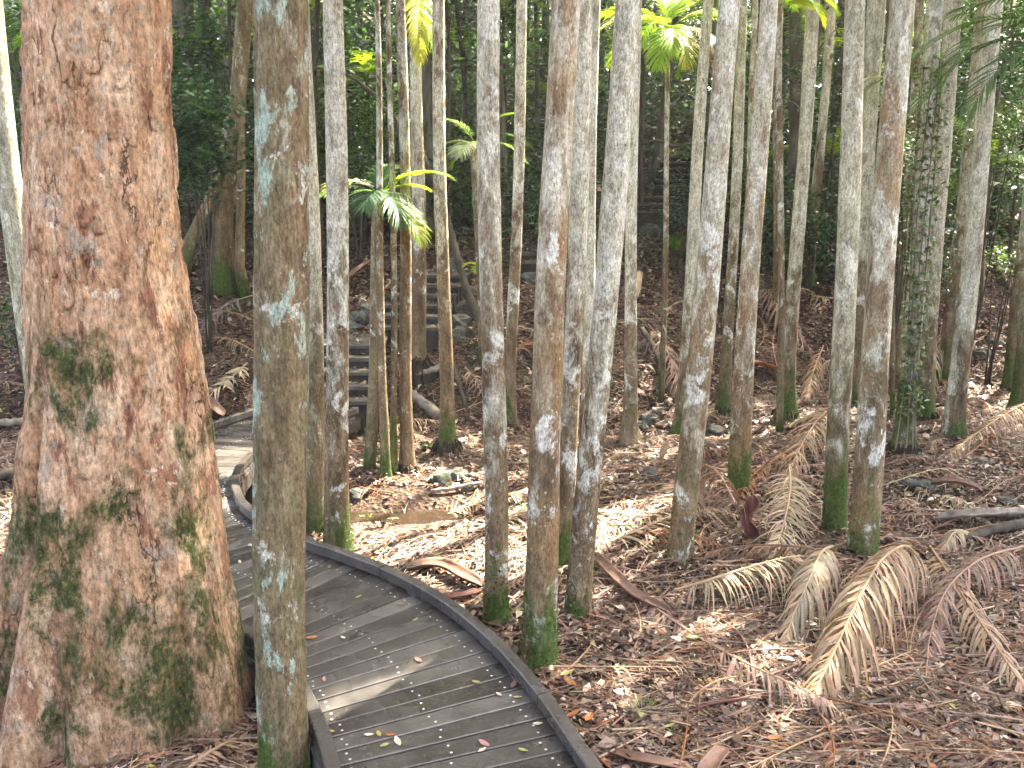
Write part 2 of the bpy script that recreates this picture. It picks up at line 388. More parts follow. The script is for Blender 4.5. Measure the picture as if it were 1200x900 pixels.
def leaves_quads(P, L, W, up=0.6, rng=rng, fold=.18, tilt=None):
    """random leaves: diamonds bent along the midrib. P (n,3)"""
    n = len(P); L = np.broadcast_to(L, n); W = np.broadcast_to(W, n)
    nrm = rng.normal(size=(n, 3)); nrm[:, 2] = np.abs(nrm[:, 2]) + up * 3
    nrm /= np.linalg.norm(nrm, axis=1)[:, None]
    d = rng.normal(size=(n, 3)); d -= (d * nrm).sum(1)[:, None] * nrm; d /= np.linalg.norm(d, axis=1)[:, None]
    s = np.cross(nrm, d)
    Q = np.empty((n, 4, 3))
    Q[:, 0] = P - d * (L / 2)[:, None]; Q[:, 2] = P + d * (L / 2)[:, None]
    k = nrm * (L * fold * rng.uniform(-.4, 1, n))[:, None]
    Q[:, 1] = P + s * (W / 2)[:, None] + k - d * (L * .08)[:, None]; Q[:, 3] = P - s * (W / 2)[:, None] + k - d * (L * .08)[:, None]
    return Q
def frames(pts):
    pts = [Vector(p) for p in pts]; T = []
    for i in range(len(pts)):
        a = pts[max(i - 1, 0)]; b = pts[min(i + 1, len(pts) - 1)]; T.append((b - a).normalized())
    ref = Vector((1, 0, 0)) if abs(T[0].x) < .9 else Vector((0, 1, 0))
    X = []; x = (ref - T[0] * ref.dot(T[0])).normalized()
    for t_ in T:
        x = (x - t_ * x.dot(t_)).normalized(); X.append(x)
    return pts, T, X
def tube(pts, radii, seg=8, cap=True, off=0):
    pts, T, X = frames(pts); V = []; F = []
    for p, t_, x, r in zip(pts, T, X, radii):
        y = t_.cross(x)
        for k in range(seg):
            a = 2 * math.pi * k / seg; V.append(p + (x * math.cos(a) + y * math.sin(a)) * r)
    for i in range(len(pts) - 1):
        for k in range(seg):
            a = i * seg + k; b = i * seg + (k + 1) % seg
            F.append((off + a, off + b, off + b + seg, off + a + seg))
    if cap:
        F.append(tuple(off + k for k in reversed(range(seg)))); F.append(tuple(off + (len(pts) - 1) * seg + k for k in range(seg)))
    return V, F
class MB:
    def __init__(s): s.V = []; s.F = []; s.C = []
    def add(s, V, F, c=None):
        o = len(s.V); s.V += [tuple(p) for p in V]; s.F += [tuple(i + o for i in f) for f in F]
        if c is not None: s.C += [c] * len(V)
    def tube(s, pts, radii, seg=8, c=None, cap=True):
        V, F = tube(pts, radii, seg, cap); s.add(V, F, c)
    def obj(s, name, mat, parent=None, smooth_=True, loc=None, **kw):
        return mobj(name, s.V, s.F, mat, parent, smooth_, s.C if s.C else None, loc, **kw)
def spline(P, n):
    P = np.asarray(P, float); P = np.vstack([2 * P[0] - P[1], P, 2 * P[-1] - P[-2]]); out = []
    m = len(P) - 3
    for i in range(m):
        for k in range(n):
            t = k / n; a, b, c, d = P[i:i + 4]
            out.append(.5 * (2 * b + (c - a) * t + (2 * a - 5 * b + 4 * c - d) * t * t + (3 * b - a - 3 * c + d) * t ** 3))
    out.append(P[-2]); return np.array(out)
def resample(P, ds):
    P = np.asarray(P); s = np.concatenate([[0], np.cumsum(np.linalg.norm(np.diff(P, axis=0), axis=1))])
    n = max(2, int(round(s[-1] / ds)) + 1); q = np.linspace(0, s[-1], n)
    return np.stack([np.interp(q, s, P[:, k]) for k in range(P.shape[1])], 1)
def hsvj(c, j=.15, r=rnd):
    k = 1 + r.uniform(-j, j); return tuple(max(0.0, v * k * (1 + r.uniform(-j, j) * .35)) for v in c)
def pick_cols(pal, n, jit=.25):
    pal = np.array(pal, float); p = pal[:, 3] / pal[:, 3].sum()
    i = rng.choice(len(pal), n, p=p); c = pal[i, :3] * rng.uniform(1 - jit, 1 + jit, (n, 1)) * rng.uniform(1 - jit * .3, 1 + jit * .3, (n, 3))
    return c

# ================================================================== SETTING
xs = np.concatenate([np.arange(-90, -14, 4), np.arange(-14, -7, .5), np.arange(-7, 10, .11), np.arange(10, 18, .5), np.arange(18, 91, 4)])
ys = np.concatenate([np.arange(-40, 1, 3), np.arange(1, 18, .11), np.arange(18, 36, .5), np.arange(36, 110, 3)])
X, Y = np.meshgrid(xs, ys); Z = height(X, Y)
V = np.stack([X.ravel(), Y.ravel(), Z.ravel()], 1); nx = len(xs)
F = [(j * nx + i, j * nx + i + 1, (j + 1) * nx + i + 1, (j + 1) * nx + i) for j in range(len(ys) - 1) for i in range(nx - 1)]
mobj('ground', V, F, M['ground'], kind='structure', label='forest floor of dark soil rising into a wooded hillside')

# muddy puddle in the creek
pc = gp(505, 592); lev = -0.2
pv = [(pc.x - .15, 8.4, lev)]; n = 40
for k in range(n):
    a = 2 * math.pi * k / n; pv.append((pc.x - .2 + 1.6 * math.cos(a), 8.4 + .62 * math.sin(a) * (1 + .15 * math.sin(3 * a)), lev))
mobj('creek_water', pv, [(0, k + 1, (k + 1) % n + 1) for k in range(n)], M['water'], kind='structure', label='shallow muddy creek pool beside the boardwalk')

# ------------------------------------------------------------------ boardwalk
DZ = 0.28
Rp = [(1.25, .2), (1.1, 1.2), (.85, 2.4), (.43, 3.52), (.19, 4.17), (-.11, 4.78), (-.47, 5.31), (-.89, 5.75), (-1.35, 6.11), (-1.68, 6.36), (-2.31, 7.02), (-2.58, 7.5), (-2.74, 7.95),
      (-2.82, 8.45), (-2.79, 8.9), (-2.62, 9.5), (-2.38, 10.1), (-2.05, 10.8)]
Rc = spline(Rp, 16)
WID = 1.26
T = np.gradient(Rc, axis=0); T /= np.linalg.norm(T, axis=1)[:, None]
for _ in range(6): T[1:-1] = (T[:-2] + T[1:-1] * 2 + T[2:]) / 4
T /= np.linalg.norm(T, axis=1)[:, None]
Nl = np.stack([-T[:, 1], T[:, 0]], 1)
Lc = Rc + Nl * WID
Cc = (Rc + Lc) / 2
s_ = np.concatenate([[0], np.cumsum(np.linalg.norm(np.diff(Cc, axis=0), axis=1))])
def RL(s):
    return (np.array([np.interp(s, s_, Rc[:, k]) for k in (0, 1)]), np.array([np.interp(s, s_, Lc[:, k]) for k in (0, 1)]))
walk = empty('boardwalk', (0, 0, 0), kind='structure', label='dark curved timber boardwalk winding towards the stone steps')
PITCHB = .138; GAP = .010
npl = int(s_[-1] / PITCHB)
scr = MB()
for i in range(npl):
    s0 = i * PITCHB; r0, l0 = RL(s0); r1, l1 = RL(s0 + PITCHB)
    dr = np.linalg.norm(r1 - r0); dl = np.linalg.norm(l1 - l0)
    a = r0 + (r1 - r0) * min(.45, GAP / max(dr, .02)); b = r1.copy(); c = l1.copy(); d = l0 + (l1 - l0) * GAP / dl
    jz = rnd.uniform(-.002, .002); ctr = np.append((a + b + c + d) / 4, DZ + jz)
    pl = [np.append(q, 0) for q in (a, b, c, d)]
    cen = sum(pl) / 4; ins = .006
    along = (pl[2] - pl[1]); along /= np.linalg.norm(along); acr = (pl[1] - pl[0]); acr /= max(np.linalg.norm(acr), 1e-6)
    Vv = []
    for zz, k in ((-.036, 0), (-.004, 0), (0, 1)):
        for q, sg in zip(pl, (1, -1, -1, 1)):
            Vv.append(q + acr * sg * .005 * k + np.array([0, 0, DZ + jz + zz]))
    Fv = [(3, 2, 1, 0), (8, 9, 10, 11)]
    for lv in (0, 4):
        for k in range(4): Fv.append((lv + k, lv + (k + 1) % 4, lv + 4 + (k + 1) % 4, lv + 4 + k))
    o = mobj('plank', np.array(Vv) - ctr, Fv, M['deck'], walk, False); o.location = ctr
    for fr in (.12, .5, .88):
        for q, (p0, p1) in ((.27, (a, d)), (.73, (a, d))):
            pr = a + (b - a) * q; plf = d + (c - d) * q; sp = pr + (plf - pr) * (fr + rnd.uniform(-.012, .012))
            if np.linalg.norm(b - a) < .05 and fr < .3: continue
            rr = .0078; Vs = [(sp[0], sp[1], DZ + jz + .0025)] + [(sp[0] + rr * math.cos(h), sp[1] + rr * math.sin(h), DZ + jz + .0008) for h in np.linspace(0, 2 * math.pi, 7)[:-1]]
            scr.add(Vs, [(0, k + 1, (k + 1) % 6 + 1) for k in range(6)])
scr.obj('screw_heads', M['steel'], walk, kind='stuff')
def sweep(path, prof, mat, name, parent):
    """path (n,2); prof list of (offset to the left, z)"""
    path = np.asarray(path); t = np.gradient(path, axis=0); t /= np.linalg.norm(t, axis=1)[:, None]; nn = np.stack([-t[:, 1], t[:, 0]], 1)
    m = len(prof); V = []; F = []
    for p, q in zip(path, nn):
        for o, z in prof: V.append((p[0] + q[0] * o, p[1] + q[1] * o, z))
    for i in range(len(path) - 1):
        for k in range(m): F.append((i * m + k, i * m + (k + 1) % m, (i + 1) * m + (k + 1) % m, (i + 1) * m + k))
    F.append(tuple(reversed(range(m)))); F.append(tuple((len(path) - 1) * m + k for k in range(m)))
    return mobj(name, V, F, mat, parent, False)
def kerb(curve, sgn):
    P = resample(curve, .06); n = len(P); cuts = list(range(0, n, 34)) + [n - 1]
    for a, b in zip(cuts[:-1], cuts[1:]):
        if b - a < 3: continue
        seg = P[a:b + 1].copy(); dv = seg[-1] - seg[-2]; seg[-1] -= dv / np.linalg.norm(dv) * .009; jz_ = rnd.uniform(-.003, .003)
        w_ = .075 * sgn
        pr = [(0, DZ + .03), (w_, DZ + .03), (w_, DZ + .1 + jz_), (w_ * .9, DZ + .107 + jz_), (w_ * .1, DZ + .107 + jz_), (0, DZ + .1 + jz_)]
        if sgn < 0: pr = pr[::-1]
        sweep(seg, pr, M['deck'], 'kerb_rail', walk)
    pr = [(-.012 * sgn, DZ - .2), (.03 * sgn, DZ - .2), (.03 * sgn, DZ - .0385), (-.012 * sgn, DZ - .0385)]
    if sgn < 0: pr = pr[::-1]
    sweep(P, pr, M['deck'], 'edge_joist', walk)
    for k in range(8, n, 22):      # spacer blocks below the kerb, and stumps
        tg = P[min(k + 1, n - 1)] - P[k - 1]; tg /= np.linalg.norm(tg); q = np.array([-tg[1], tg[0]]) * sgn
        for (lo, hi, hw, o0, o1, nm) in ((DZ + .0005, DZ + .0295, .05, .008, .068, 'kerb_block'), (-.6, DZ - .205, .05, .0, .1, 'stump')):
            Vb = []
            for zz in (lo, hi):
                for u, v_ in ((-hw, o0), (hw, o0), (hw, o1), (-hw, o1)): Vb.append((*(P[k] + tg * u + q * v_), zz))
            mobj(nm, Vb, [(3, 2, 1, 0), (4, 5, 6, 7), (0, 1, 5, 4), (1, 2, 6, 5), (2, 3, 7, 6), (3, 0, 4, 7)], M['deck'], walk, False)
kerb(Rc, 1); kerb(Lc, -1)

# ------------------------------------------------------------------ stairs
def step_block(parent, c, wdt, dep, ztop, zbot, ang, tread=.05, mats=('step', 'stepdark')):
    ca, sa = math.cos(ang), math.sin(ang)
    def bx(u0, u1, v0, v1, z0, z1, mat, nm):
        Vb = []; Fb = [(3, 2, 1, 0), (4, 5, 6, 7), (0, 1, 5, 4), (1, 2, 6, 5), (2, 3, 7, 6), (3, 0, 4, 7)]
        for zz in (z0, z1):
            for u, v_ in ((u0, v0), (u1, v0), (u1, v1), (u0, v1)):
                u += rnd.uniform(-.012, .012); Vb.append((c[0] + u * ca - v_ * sa, c[1] + u * sa + v_ * ca, zz + (rnd.uniform(-.008, .008) if zz == z1 else 0)))
        return mobj(nm, Vb, Fb, mat, parent, False)
    st = bx(-wdt / 2, wdt / 2, .0, dep, ztop - tread, ztop, M[mats[0]], 'step')
    bx(-wdt / 2 + .02, wdt / 2 - .02, .03, dep, zbot, ztop - tread - .001, M[mats[1]], 'riser').parent = st
stairA = empty('stone_steps', (0, 0, 0), label='lower flight of grey steps at the end of the boardwalk', category='steps')
for k in range(1, 6):
    yy = 10.95 + .265 * (k - 1); xc = (402 - 600) / FPX * (yy + .3) + .02
    step_block(stairA, (xc, yy), 1.12, .3 if k < 5 else 1.25, DZ + .15 * k, -.2, .03)
stairB = empty('stone_steps', (0, 0, 0), label='middle flight of grey steps beside the teal post', category='steps')
for k in range(1, 7):
    yy = 12.9 + .29 * (k - 1); px = 474 + 6 * (k - 1)
    step_block(stairB, ((px - 600) / FPX * yy, yy), 1.15, .32 if k < 6 else 1.3, 1.03 + .14 * k, .2, -.08)
stairC = empty('stone_steps', (0, 0, 0), label='two short steps half hidden behind the middle palms', category='steps')
for k in range(1, 3):
    yy = 15.3 + .4 * (k - 1); step_block(stairC, ((628 - 600) / FPX * yy, yy), 1.0, .42, 1.9 + .14 * k, 1.0, -.15)
stairD = empty('timber_steps', (0, 0, 0), label='dark timber steps crossing the slope behind the thin sapling palm', category='steps')
for k in range(1, 4):
    p = at_y(752 + 2 * k, 247 - 8 * (k - 1), 18.6 + .5 * (k - 1)); step_block(stairD, (p.x, p.y), 1.5, .5, p.z, p.z - .9, -.1, .035)
stairE = empty('timber_steps', (0, 0, 0), label='topmost flight of timber steps climbing into the forest', category='steps')
for k in range(6):
    p = at_y(790 + k, 218 - 7 * k, 21.5 + .35 * k); step_block(stairE, (p.x, p.y), 1.0, .36, p.z, p.z - 1.0, -.1, .035)

# ================================================================== PALMS
PALMS = []          # (short phrase, x, y, px)
def bark_props(o, lichen=.4, white=.4, moss=.5, orange=0., green=0., blue=0.):
    o['lichen'] = lichen; o['white'] = white; o['moss'] = moss; o['orange'] = orange; o['green'] = green; o['blue'] = blue

def frond_geo(L, npair, e0, e1, leaf=.45, width=.03, droop=.6, t0=.18, side=0.0, rr=.012, vshape=.25, r=rnd):
    """arching feather frond from the origin along +X, up +Z; returns rachis (pts, radii), leaflet strips V,F"""
    n = 18; pts = []; p = Vector((0, 0, 0))
    for i in range(n + 1):
        t = i / n; e = e0 + (e1 - e0) * t ** 1.2; az = side * t * t
        pts.append(p.copy()); p = p + Vector((math.cos(e) * math.cos(az), math.cos(e) * math.sin(az), math.sin(e))) * (L / n)
    rad = [rr * (1 - .85 * i / n) for i in range(n + 1)]
    V = []; F = []
    for j in range(npair):
        t = t0 + (1 - t0) * (j + .5) / npair; f = t * n; i = min(int(f), n - 1); b = pts[i].lerp(pts[i + 1], f - i)
        tg = (pts[i + 1] - pts[i]).normalized(); sd = Vector((0, 0, 1)).cross(tg)
        sd = sd.normalized() if sd.length > 1e-3 else Vector((0, 1, 0)); up = tg.cross(sd)
        ll = leaf * (math.sin(math.pi * min(1, .12 + .92 * (t - t0) / (1 - t0))) ** .55 * .85 + .15) * r.uniform(.85, 1.1)
        ang = math.radians(62 - 38 * t + r.uniform(-6, 6))
        for s in (-1, 1):
            d = (tg * math.cos(ang) + sd * s * math.sin(ang) + up * vshape).normalized(); q = b.copy(); o = len(V)
            wv = width * (.6 + .5 * math.sin(math.pi * t)); nn = d.cross(up * 1.0); nn = nn.normalized() if nn.length > 1e-3 else sd
            nn = (nn + up * r.uniform(-.35, .35)).normalized()
            for k, wk in ((0, .45), (1, 1.0), (2, .8), (3, .12)):
                V += [q + nn * wv * wk * .5, q - nn * wv * wk * .5]
                if k < 3:
                    d2 = (d + Vector((0, 0, -droop * (k + .4) * .45))).normalized(); q = q + d2 * ll / 3
            for k in range(3): F.append((o + 2 * k, o + 2 * k + 1, o + 2 * k + 3, o + 2 * k + 2))
    return pts, rad, V, F

GREENS = [(.045, .095, .02, 3), (.07, .14, .025, 3), (.1, .19, .03, 1)]
def frond_mesh(name, cols, **kw):
    pts, rad, V, F = frond_geo(**kw); mb = MB()
    base = np.array(cols)
    for a in range(0, len(V), 8):
        pass
    mb.add(V, F); C = []
    for a in range(0, len(V), 8):
        c = hsvj(base, .16); C += [c] * 8
    mb.C = C; mb.tube(pts, rad, 5, tuple(base * .9 + .02)); return mb

def crown_mesh(tip, n, L, seed):
    """crown of a tall palm; drops fronds that would close a gap in the canopy"""
    r = random.Random(seed); allV = []; allF = []; C = []
    for k in range(n):
        az = k * 2.39996 + r.uniform(-.25, .25); e0 = math.radians(r.uniform(10, 75)); e1 = e0 - math.radians(r.uniform(70, 115))
        pts, rad, V, F = frond_geo(L * r.uniform(.85, 1.1), 26, e0, e1, .55, .055, .8, .15, r.uniform(-.2, .2), .02, .15, r)
        ca, sa = math.cos(az), math.sin(az)
        def rot(p): return Vector((p.x * ca - p.y * sa, p.x * sa + p.y * ca, p.z))
        if any(in_gap(rot(p) + tip, .3) for p in pts[3:]): continue
        o = len(allV); allV += [rot(p) for p in V]; allF += [tuple(i + o for i in f) for f in F]
        c = hsvj(r.choice([g[:3] for g in GREENS]), .2, r); C += [c] * len(V)
        Vt, Ft = tube([rot(p) for p in pts], rad, 5, True, len(allV)); allV += Vt; allF += Ft; C += [c] * len(Vt)
    Vt, Ft = tube([Vector((0, 0, -1.1)), Vector((0, 0, -.6)), Vector((0, 0, 0)), Vector((0, 0, .4))], [.1, .12, .08, .02], 10, True, len(allV))
    allV += Vt; allF += Ft; C += [(.1, .17, .05)] * len(Vt)
    return allV, allF, C

def palm(label, short, base, pix, wb, wt, H=None, flare=.35, rings=60, seg=20, props=None, mound=0., crown=True, tufts=0, top_extra=None, bend=0., group='palms standing along the creek', rough=.03, ridge=0.0, cat='palm tree', depthy=0.0, ztop=None):
    """base (px,py) foot; pix = pixel column of the trunk centre at the top edge of the picture (py 0)"""
    b = gp(*base); Y = b.y
    tpt = at_y(pix, 0, Y + depthy)
    rb = wb * depth(b) / FPX / 2; rt = wt * depth(tpt) / FPX / 2
    d = (tpt - b) / (tpt.z - b.z)                       # per metre of height
    Ht = H if H else rnd.uniform(9.5, 14.0)
    root = empty('palm_tree', b, label=label, category=cat, group=group)
    hs = np.concatenate([[-.25, -.05], np.linspace(0.0, 1.0, max(10, rings // 4))[:-1] , np.linspace(1.0, Ht, rings)])
    ph = rnd.uniform(0, 6); V = []; F = []
    for h in hs:
        k = min(1.3, h / (tpt.z - b.z)); r = rb + (rt - rb) * max(0, k); r = max(r, rt * .75)
        hh = max(h, 0); r *= 1 + flare * math.exp(-hh / .13) + flare * .35 * math.exp(-hh / .5)
        wob = .017 * min(1, hh); cx = d.x * h + wob * math.sin(h * 1.1 + ph) + bend * math.sin(min(1, k) * math.pi); cy = d.y * h + wob * math.cos(h * .9 + ph)
        a = np.linspace(0, 2 * math.pi, seg, endpoint=False)
        rr = r * (1 + rough * vn3(np.cos(a) * 1.6 + ph, np.sin(a) * 1.6, np.full(seg, h * 1.4)) + rough * .6 * vn3(np.cos(a) * 4 + ph, np.sin(a) * 4, np.full(seg, h * 5.0))
                  + .016 * abs(math.sin(h * math.pi / .19 + ph)) ** 6 * (1 if h > .5 else 0) + .035 * float(vn2(h * .9 + ph, ph)) + ridge * (vn3(np.cos(a) * 7 + ph, np.sin(a) * 7, np.full(seg, h * .5)) + .7 * vn3(np.cos(a) * 17 + ph, np.sin(a) * 17, np.full(seg, h * 2.2)) + .5 * vn3(np.cos(a) * 30, np.sin(a) * 30 + ph, np.full(seg, h * 9.0))))
        if mound: rr = rr * (1 + .1 * np.sin(a * 5 + ph) * math.exp(-hh / .2))
        for ak, rk in zip(a, rr): V.append((cx + rk * math.cos(ak), cy + rk * math.sin(ak), h))
    for i in range(len(hs) - 1):
        for k in range(seg): F.append((i * seg + k, i * seg + (k + 1) % seg, (i + 1) * seg + (k + 1) % seg, (i + 1) * seg + k))
    tr = mobj('trunk', V, F, M['palm'], root); bark_props(tr, **(props or {}))
    mound *= .65
    if mound:                                            # ring of dark rootlets under a stilted foot
        mb = MB(); m = 70
        for k in range(m):
            a = 2 * math.pi * k / m + rnd.uniform(-.1, .1); r0 = rb * rnd.uniform(1.05, 1.5); r1 = r0 + mound * rnd.uniform(.2, .75)
            ca, sa = math.cos(a), math.sin(a); z0 = mound * rnd.uniform(.5, 1.15)
            mb.tube([(r0 * ca * .9, r0 * sa * .9, z0), ((r0 * .5 + r1 * .5) * ca, (r0 * .5 + r1 * .5) * sa, z0 * .6), (r1 * ca, r1 * sa, -.08)], [.014, .012, .009], 4)
        for k in range(18):
            zz = mound * (1 - k / 17)
        hh = np.linspace(-.12, mound * .95, 7); Vc = []; Fc = []
        for h in hh:
            for k in range(24):
                a = 2 * math.pi * k / 24; r = rb * 1.25 + mound * .55 * max(0, 1 - max(h, 0) / mound) ** 1.3; r *= 1 + .12 * math.sin(a * 7 + ph) + rnd.uniform(-.04, .04)
                Vc.append((r * math.cos(a), r * math.sin(a), h))
        for i in range(6):
            for k in range(24): Fc.append((i * 24 + k, i * 24 + (k + 1) % 24, (i + 1) * 24 + (k + 1) % 24, (i + 1) * 24 + k))
        mb.add(Vc, Fc); mb.obj('root_mound', M['root'], root)
    if tufts:
        n = tufts; a = rng.uniform(0, 2 * math.pi, n); h = rng.uniform(0, 1, n) ** 1.8 * .55 - .02
        r = rb * (1 + flare * np.exp(-np.maximum(h, 0) / .13) + flare * .35 * np.exp(-np.maximum(h, 0) / .5)) * 1.01
        P = np.stack([r * np.cos(a) + d.x * h, r * np.sin(a) + d.y * h, h], 1)
        Q = leaves_quads(P, rng.uniform(.015, .04, n), rng.uniform(.008, .016, n), .1)
        o = bpy.data.objects.new('moss', quad_mesh('moss', Q, pick_cols([(.035, .075, .012, 2), (.075, .13, .022, 2), (.13, .18, .035, 1)], n), M['moss'])); link(o, root, kind='stuff')
    if crown:
        tip = Vector((d.x * Ht, d.y * Ht, Ht))
        V, F, C = crown_mesh(tip + b, rnd.randint(11, 15), rnd.uniform(2.3, 3.0), rnd.random())
        o = mobj('crown', V, F, M['frond'], root, False, C); o.location = tip
    PALMS.append((short, b.x, b.y, base[0], base[1]))
    return root, b, d, Ht

pr = dict
# foreground and mid palms: label, short, (px,py foot), top px, w foot, w top
palm('thick dark brown palm trunk nearest the camera, with pale blue-green lichen, beside the boardwalk', 'the thick dark near trunk', (334, 930), 323, 57, 62, H=12, rings=320, seg=110, flare=.15, props=pr(lichen=-.26, white=.1, moss=.3, green=.75, blue=.95), rough=.05, ridge=.045)
palm('olive-green palm trunk half hidden right behind the thick dark near trunk', 'the olive palm behind it', (371, 627), 352, 26, 25, props=pr(lichen=.5, white=.35, moss=.75, green=.6), tufts=300)
palm('pale speckled palm with mossy foot touching the boardwalk kerb', 'the speckled palm by the kerb', (396, 652), 391, 29, 23, props=pr(lichen=.42, white=.55, moss=.5), rings=100, tufts=350)
palm('slim palm with a flared mossy foot on a dark root mound beside the creek', 'the slim palm on a root mound', (524, 530), 513, 16, 14, flare=.9, mound=.28, props=pr(lichen=.15, white=.2, moss=.5))
palm('brown palm with white flaking side and dark mossy foot, left of the central pair', 'the brown and white palm', (581, 730), 574, 27, 26, rings=110, seg=28, flare=.22, props=pr(lichen=.36, white=.5, moss=.33), tufts=500)
palm('slender palm rising behind the brown and white palm', 'the slender palm behind it', (597, 492), 613, 14, 12, props=pr(lichen=.2, white=.45, moss=.15))
palm('stout brown palm with white lichen streaks and the mossiest foot, next to the kerb', 'the stout mossy-footed palm', (630, 775), 662, 37, 33, rings=130, seg=32, flare=.25, props=pr(lichen=.22, white=.62, moss=.45, orange=.75), tufts=900)
palm('greyish palm directly behind the stout mossy-footed palm', 'the greyish palm behind the stout one', (662, 662), 684, 22, 22, props=pr(lichen=.4, white=.4, moss=.3))
palm('thin pale palm between the stout palm and the leaning palm', 'the thin pale palm', (684, 560), 699, 14, 11, props=pr(lichen=.6, white=.5, moss=.2))
palm('palm leaning right with peeling grey bark and white patches', 'the leaning palm with peeling bark', (677, 722), 736, 30, 28, rings=130, seg=32, flare=.12, props=pr(lichen=.5, white=.62, moss=.25), rough=.05, tufts=300)
palm('straight white-grey palm with a bright mossy flared foot behind the sunlit litter', 'the white palm with flared foot', (737, 522), 745, 15, 12, flare=.9, mound=.12, props=pr(lichen=.62, white=.55, moss=.42, green=.2))
palm('tall palm leaning right with orange tint and white right edge, over the pale fronds', 'the tall orange-tinted leaning palm', (797, 655), 857, 29, 25, rings=120, seg=30, flare=.12, props=pr(lichen=.55, white=.6, moss=.4, orange=.8, green=.3), tufts=350)
palm('slim grey palm just left of the tall orange-tinted leaning palm, foot farther back', 'the slim grey palm', (797, 510), 830, 15, 12, flare=.8, props=pr(lichen=.55, white=.35, moss=.4))
palm('mossy slim palm behind the gap between two orange-tinted palms', 'the mossy slim palm', (849, 484), 872, 13, 11, flare=.8, mound=.2, props=pr(lichen=.3, white=.35, moss=.6, green=.5))
palm('orange and white blotched palm whose foot is hidden by a drooping dead frond', 'the orange-blotched palm', (864, 577), 900, 25, 20, rings=100, seg=28, props=pr(lichen=.5, white=.6, moss=.35, orange=1.0), flare=.12)
palm('grey palm with moss-green flared foot and dark roots, behind the orange sheath', 'the grey palm with green foot', (921, 490), 953, 16, 15, flare=.9, mound=.22, props=pr(lichen=.45, white=.25, moss=.45))
palm('greyish-green palm, left one of the close pair on the right', 'the left palm of the close pair', (978, 622), 1003, 27, 22, rings=110, seg=28, flare=.06, props=pr(lichen=.62, white=.4, moss=.8, green=.7))
palm('shaded palm seen through the gap of the close pair on the right', 'the shaded palm behind the pair', (998, 475), 1027, 18, 20, props=pr(lichen=.35, white=.25, moss=.8, green=.5))
pB, bB, dB, _ = palm('half pale half brown palm with bright green foot and a small white painted mark', 'the palm with a white painted mark', (1010, 649), 1057, 33, 27, rings=130, seg=32, flare=.04, props=pr(lichen=.45, white=.55, moss=.9, orange=.9, green=.25), tufts=500)
palm('vine-covered palm with a flared mossy foot on dark roots', 'the vine-covered palm', (1058, 532), 1097, 19, 19, flare=.75, mound=.26, props=pr(lichen=.55, white=.4, moss=.8, green=.6))
palm('grey furrowed palm just behind the vine-covered palm', 'the grey furrowed palm', (1082, 493), 1117, 18, 19, flare=.5, mound=.2, props=pr(lichen=.5, white=.2, moss=.8, green=.5), ridge=.06)
palm('silver-grey leaning palm with pale rings, second from the right edge', 'the silver-grey palm', (1117, 510), 1167, 21, 18, flare=.4, props=pr(lichen=.68, white=.45, moss=.35), mound=0)
palm('brownish palm overlapping the left side of the silver-grey palm', 'the brownish palm', (1108, 440), 1153, 16, 14, props=pr(lichen=.3, white=.2, moss=.6, green=.3), flare=.5)
palm('mossy palm at the right edge of the view', 'the right edge palm', (1194, 482), 1243, 19, 16, props=pr(lichen=.5, white=.4, moss=1.0, green=.7), flare=.4)
palm('darker palm close behind the right edge palm', 'the darker right edge palm', (1183, 455), 1228, 14, 13, props=pr(lichen=.3, white=.2, moss=.8, green=.5), flare=.4)
palm('leaning olive trunk at the left edge, passing behind the big flaking tree', 'the leaning left edge trunk', (55, 560), -12, 27, 26, props=pr(lichen=.62, white=.2, moss=.3, green=.8), flare=.1)
palm('slim dark palm between the orange-blotched palm and the grey palm', 'the slim dark palm', (909, 378), 913, 9, 10, props=pr(lichen=.0, white=.0, moss=.2), crown=True, H=8)
palm('thin grey palm far behind, leaning right of the grey palm', 'the thin far grey palm', (948, 335), 975, 11, 10, props=pr(lichen=.4, white=.1, moss=.2))
palm('thin dark palm seen in the gap right of the painted-mark palm', 'the thin dark gap palm', (1050, 440), 1078, 9, 9, props=pr(lichen=.05, white=.1, moss=.4, green=.4))
palm('thin dark palm slanting beside the orange-blotched palm', 'the thin slanting palm', (868, 415), 886, 7, 7, props=pr(lichen=.1, white=.1, moss=.2))
pD, bD, dD, _ = palm('palm with a hanging yellow-green frond, on a dark root mound by the steps', 'the palm with the yellow frond', (491, 440), 488, 17, 13, mound=.42, props=pr(lichen=.3, white=.15, moss=.1), crown=False, H=8)
palm('brown fibrous palm in the thin clump left of the creek', 'the brown clump palm', (478, 552), 470, 15, 11, props=pr(lichen=.0, white=.12, moss=.3), flare=.5, mound=.15)
palm('very thin palm stem left of the brown clump palm', 'the very thin stem', (462, 557), 457, 8, 6, props=pr(lichen=.1, white=.3, moss=.6, green=.4), flare=.4)
palm('thin palm stem with dark rings in the middle of the clump', 'the thin ringed stem', (452, 562), 440, 11, 6, props=pr(lichen=.1, white=.45, moss=.5, green=.4), flare=.4)
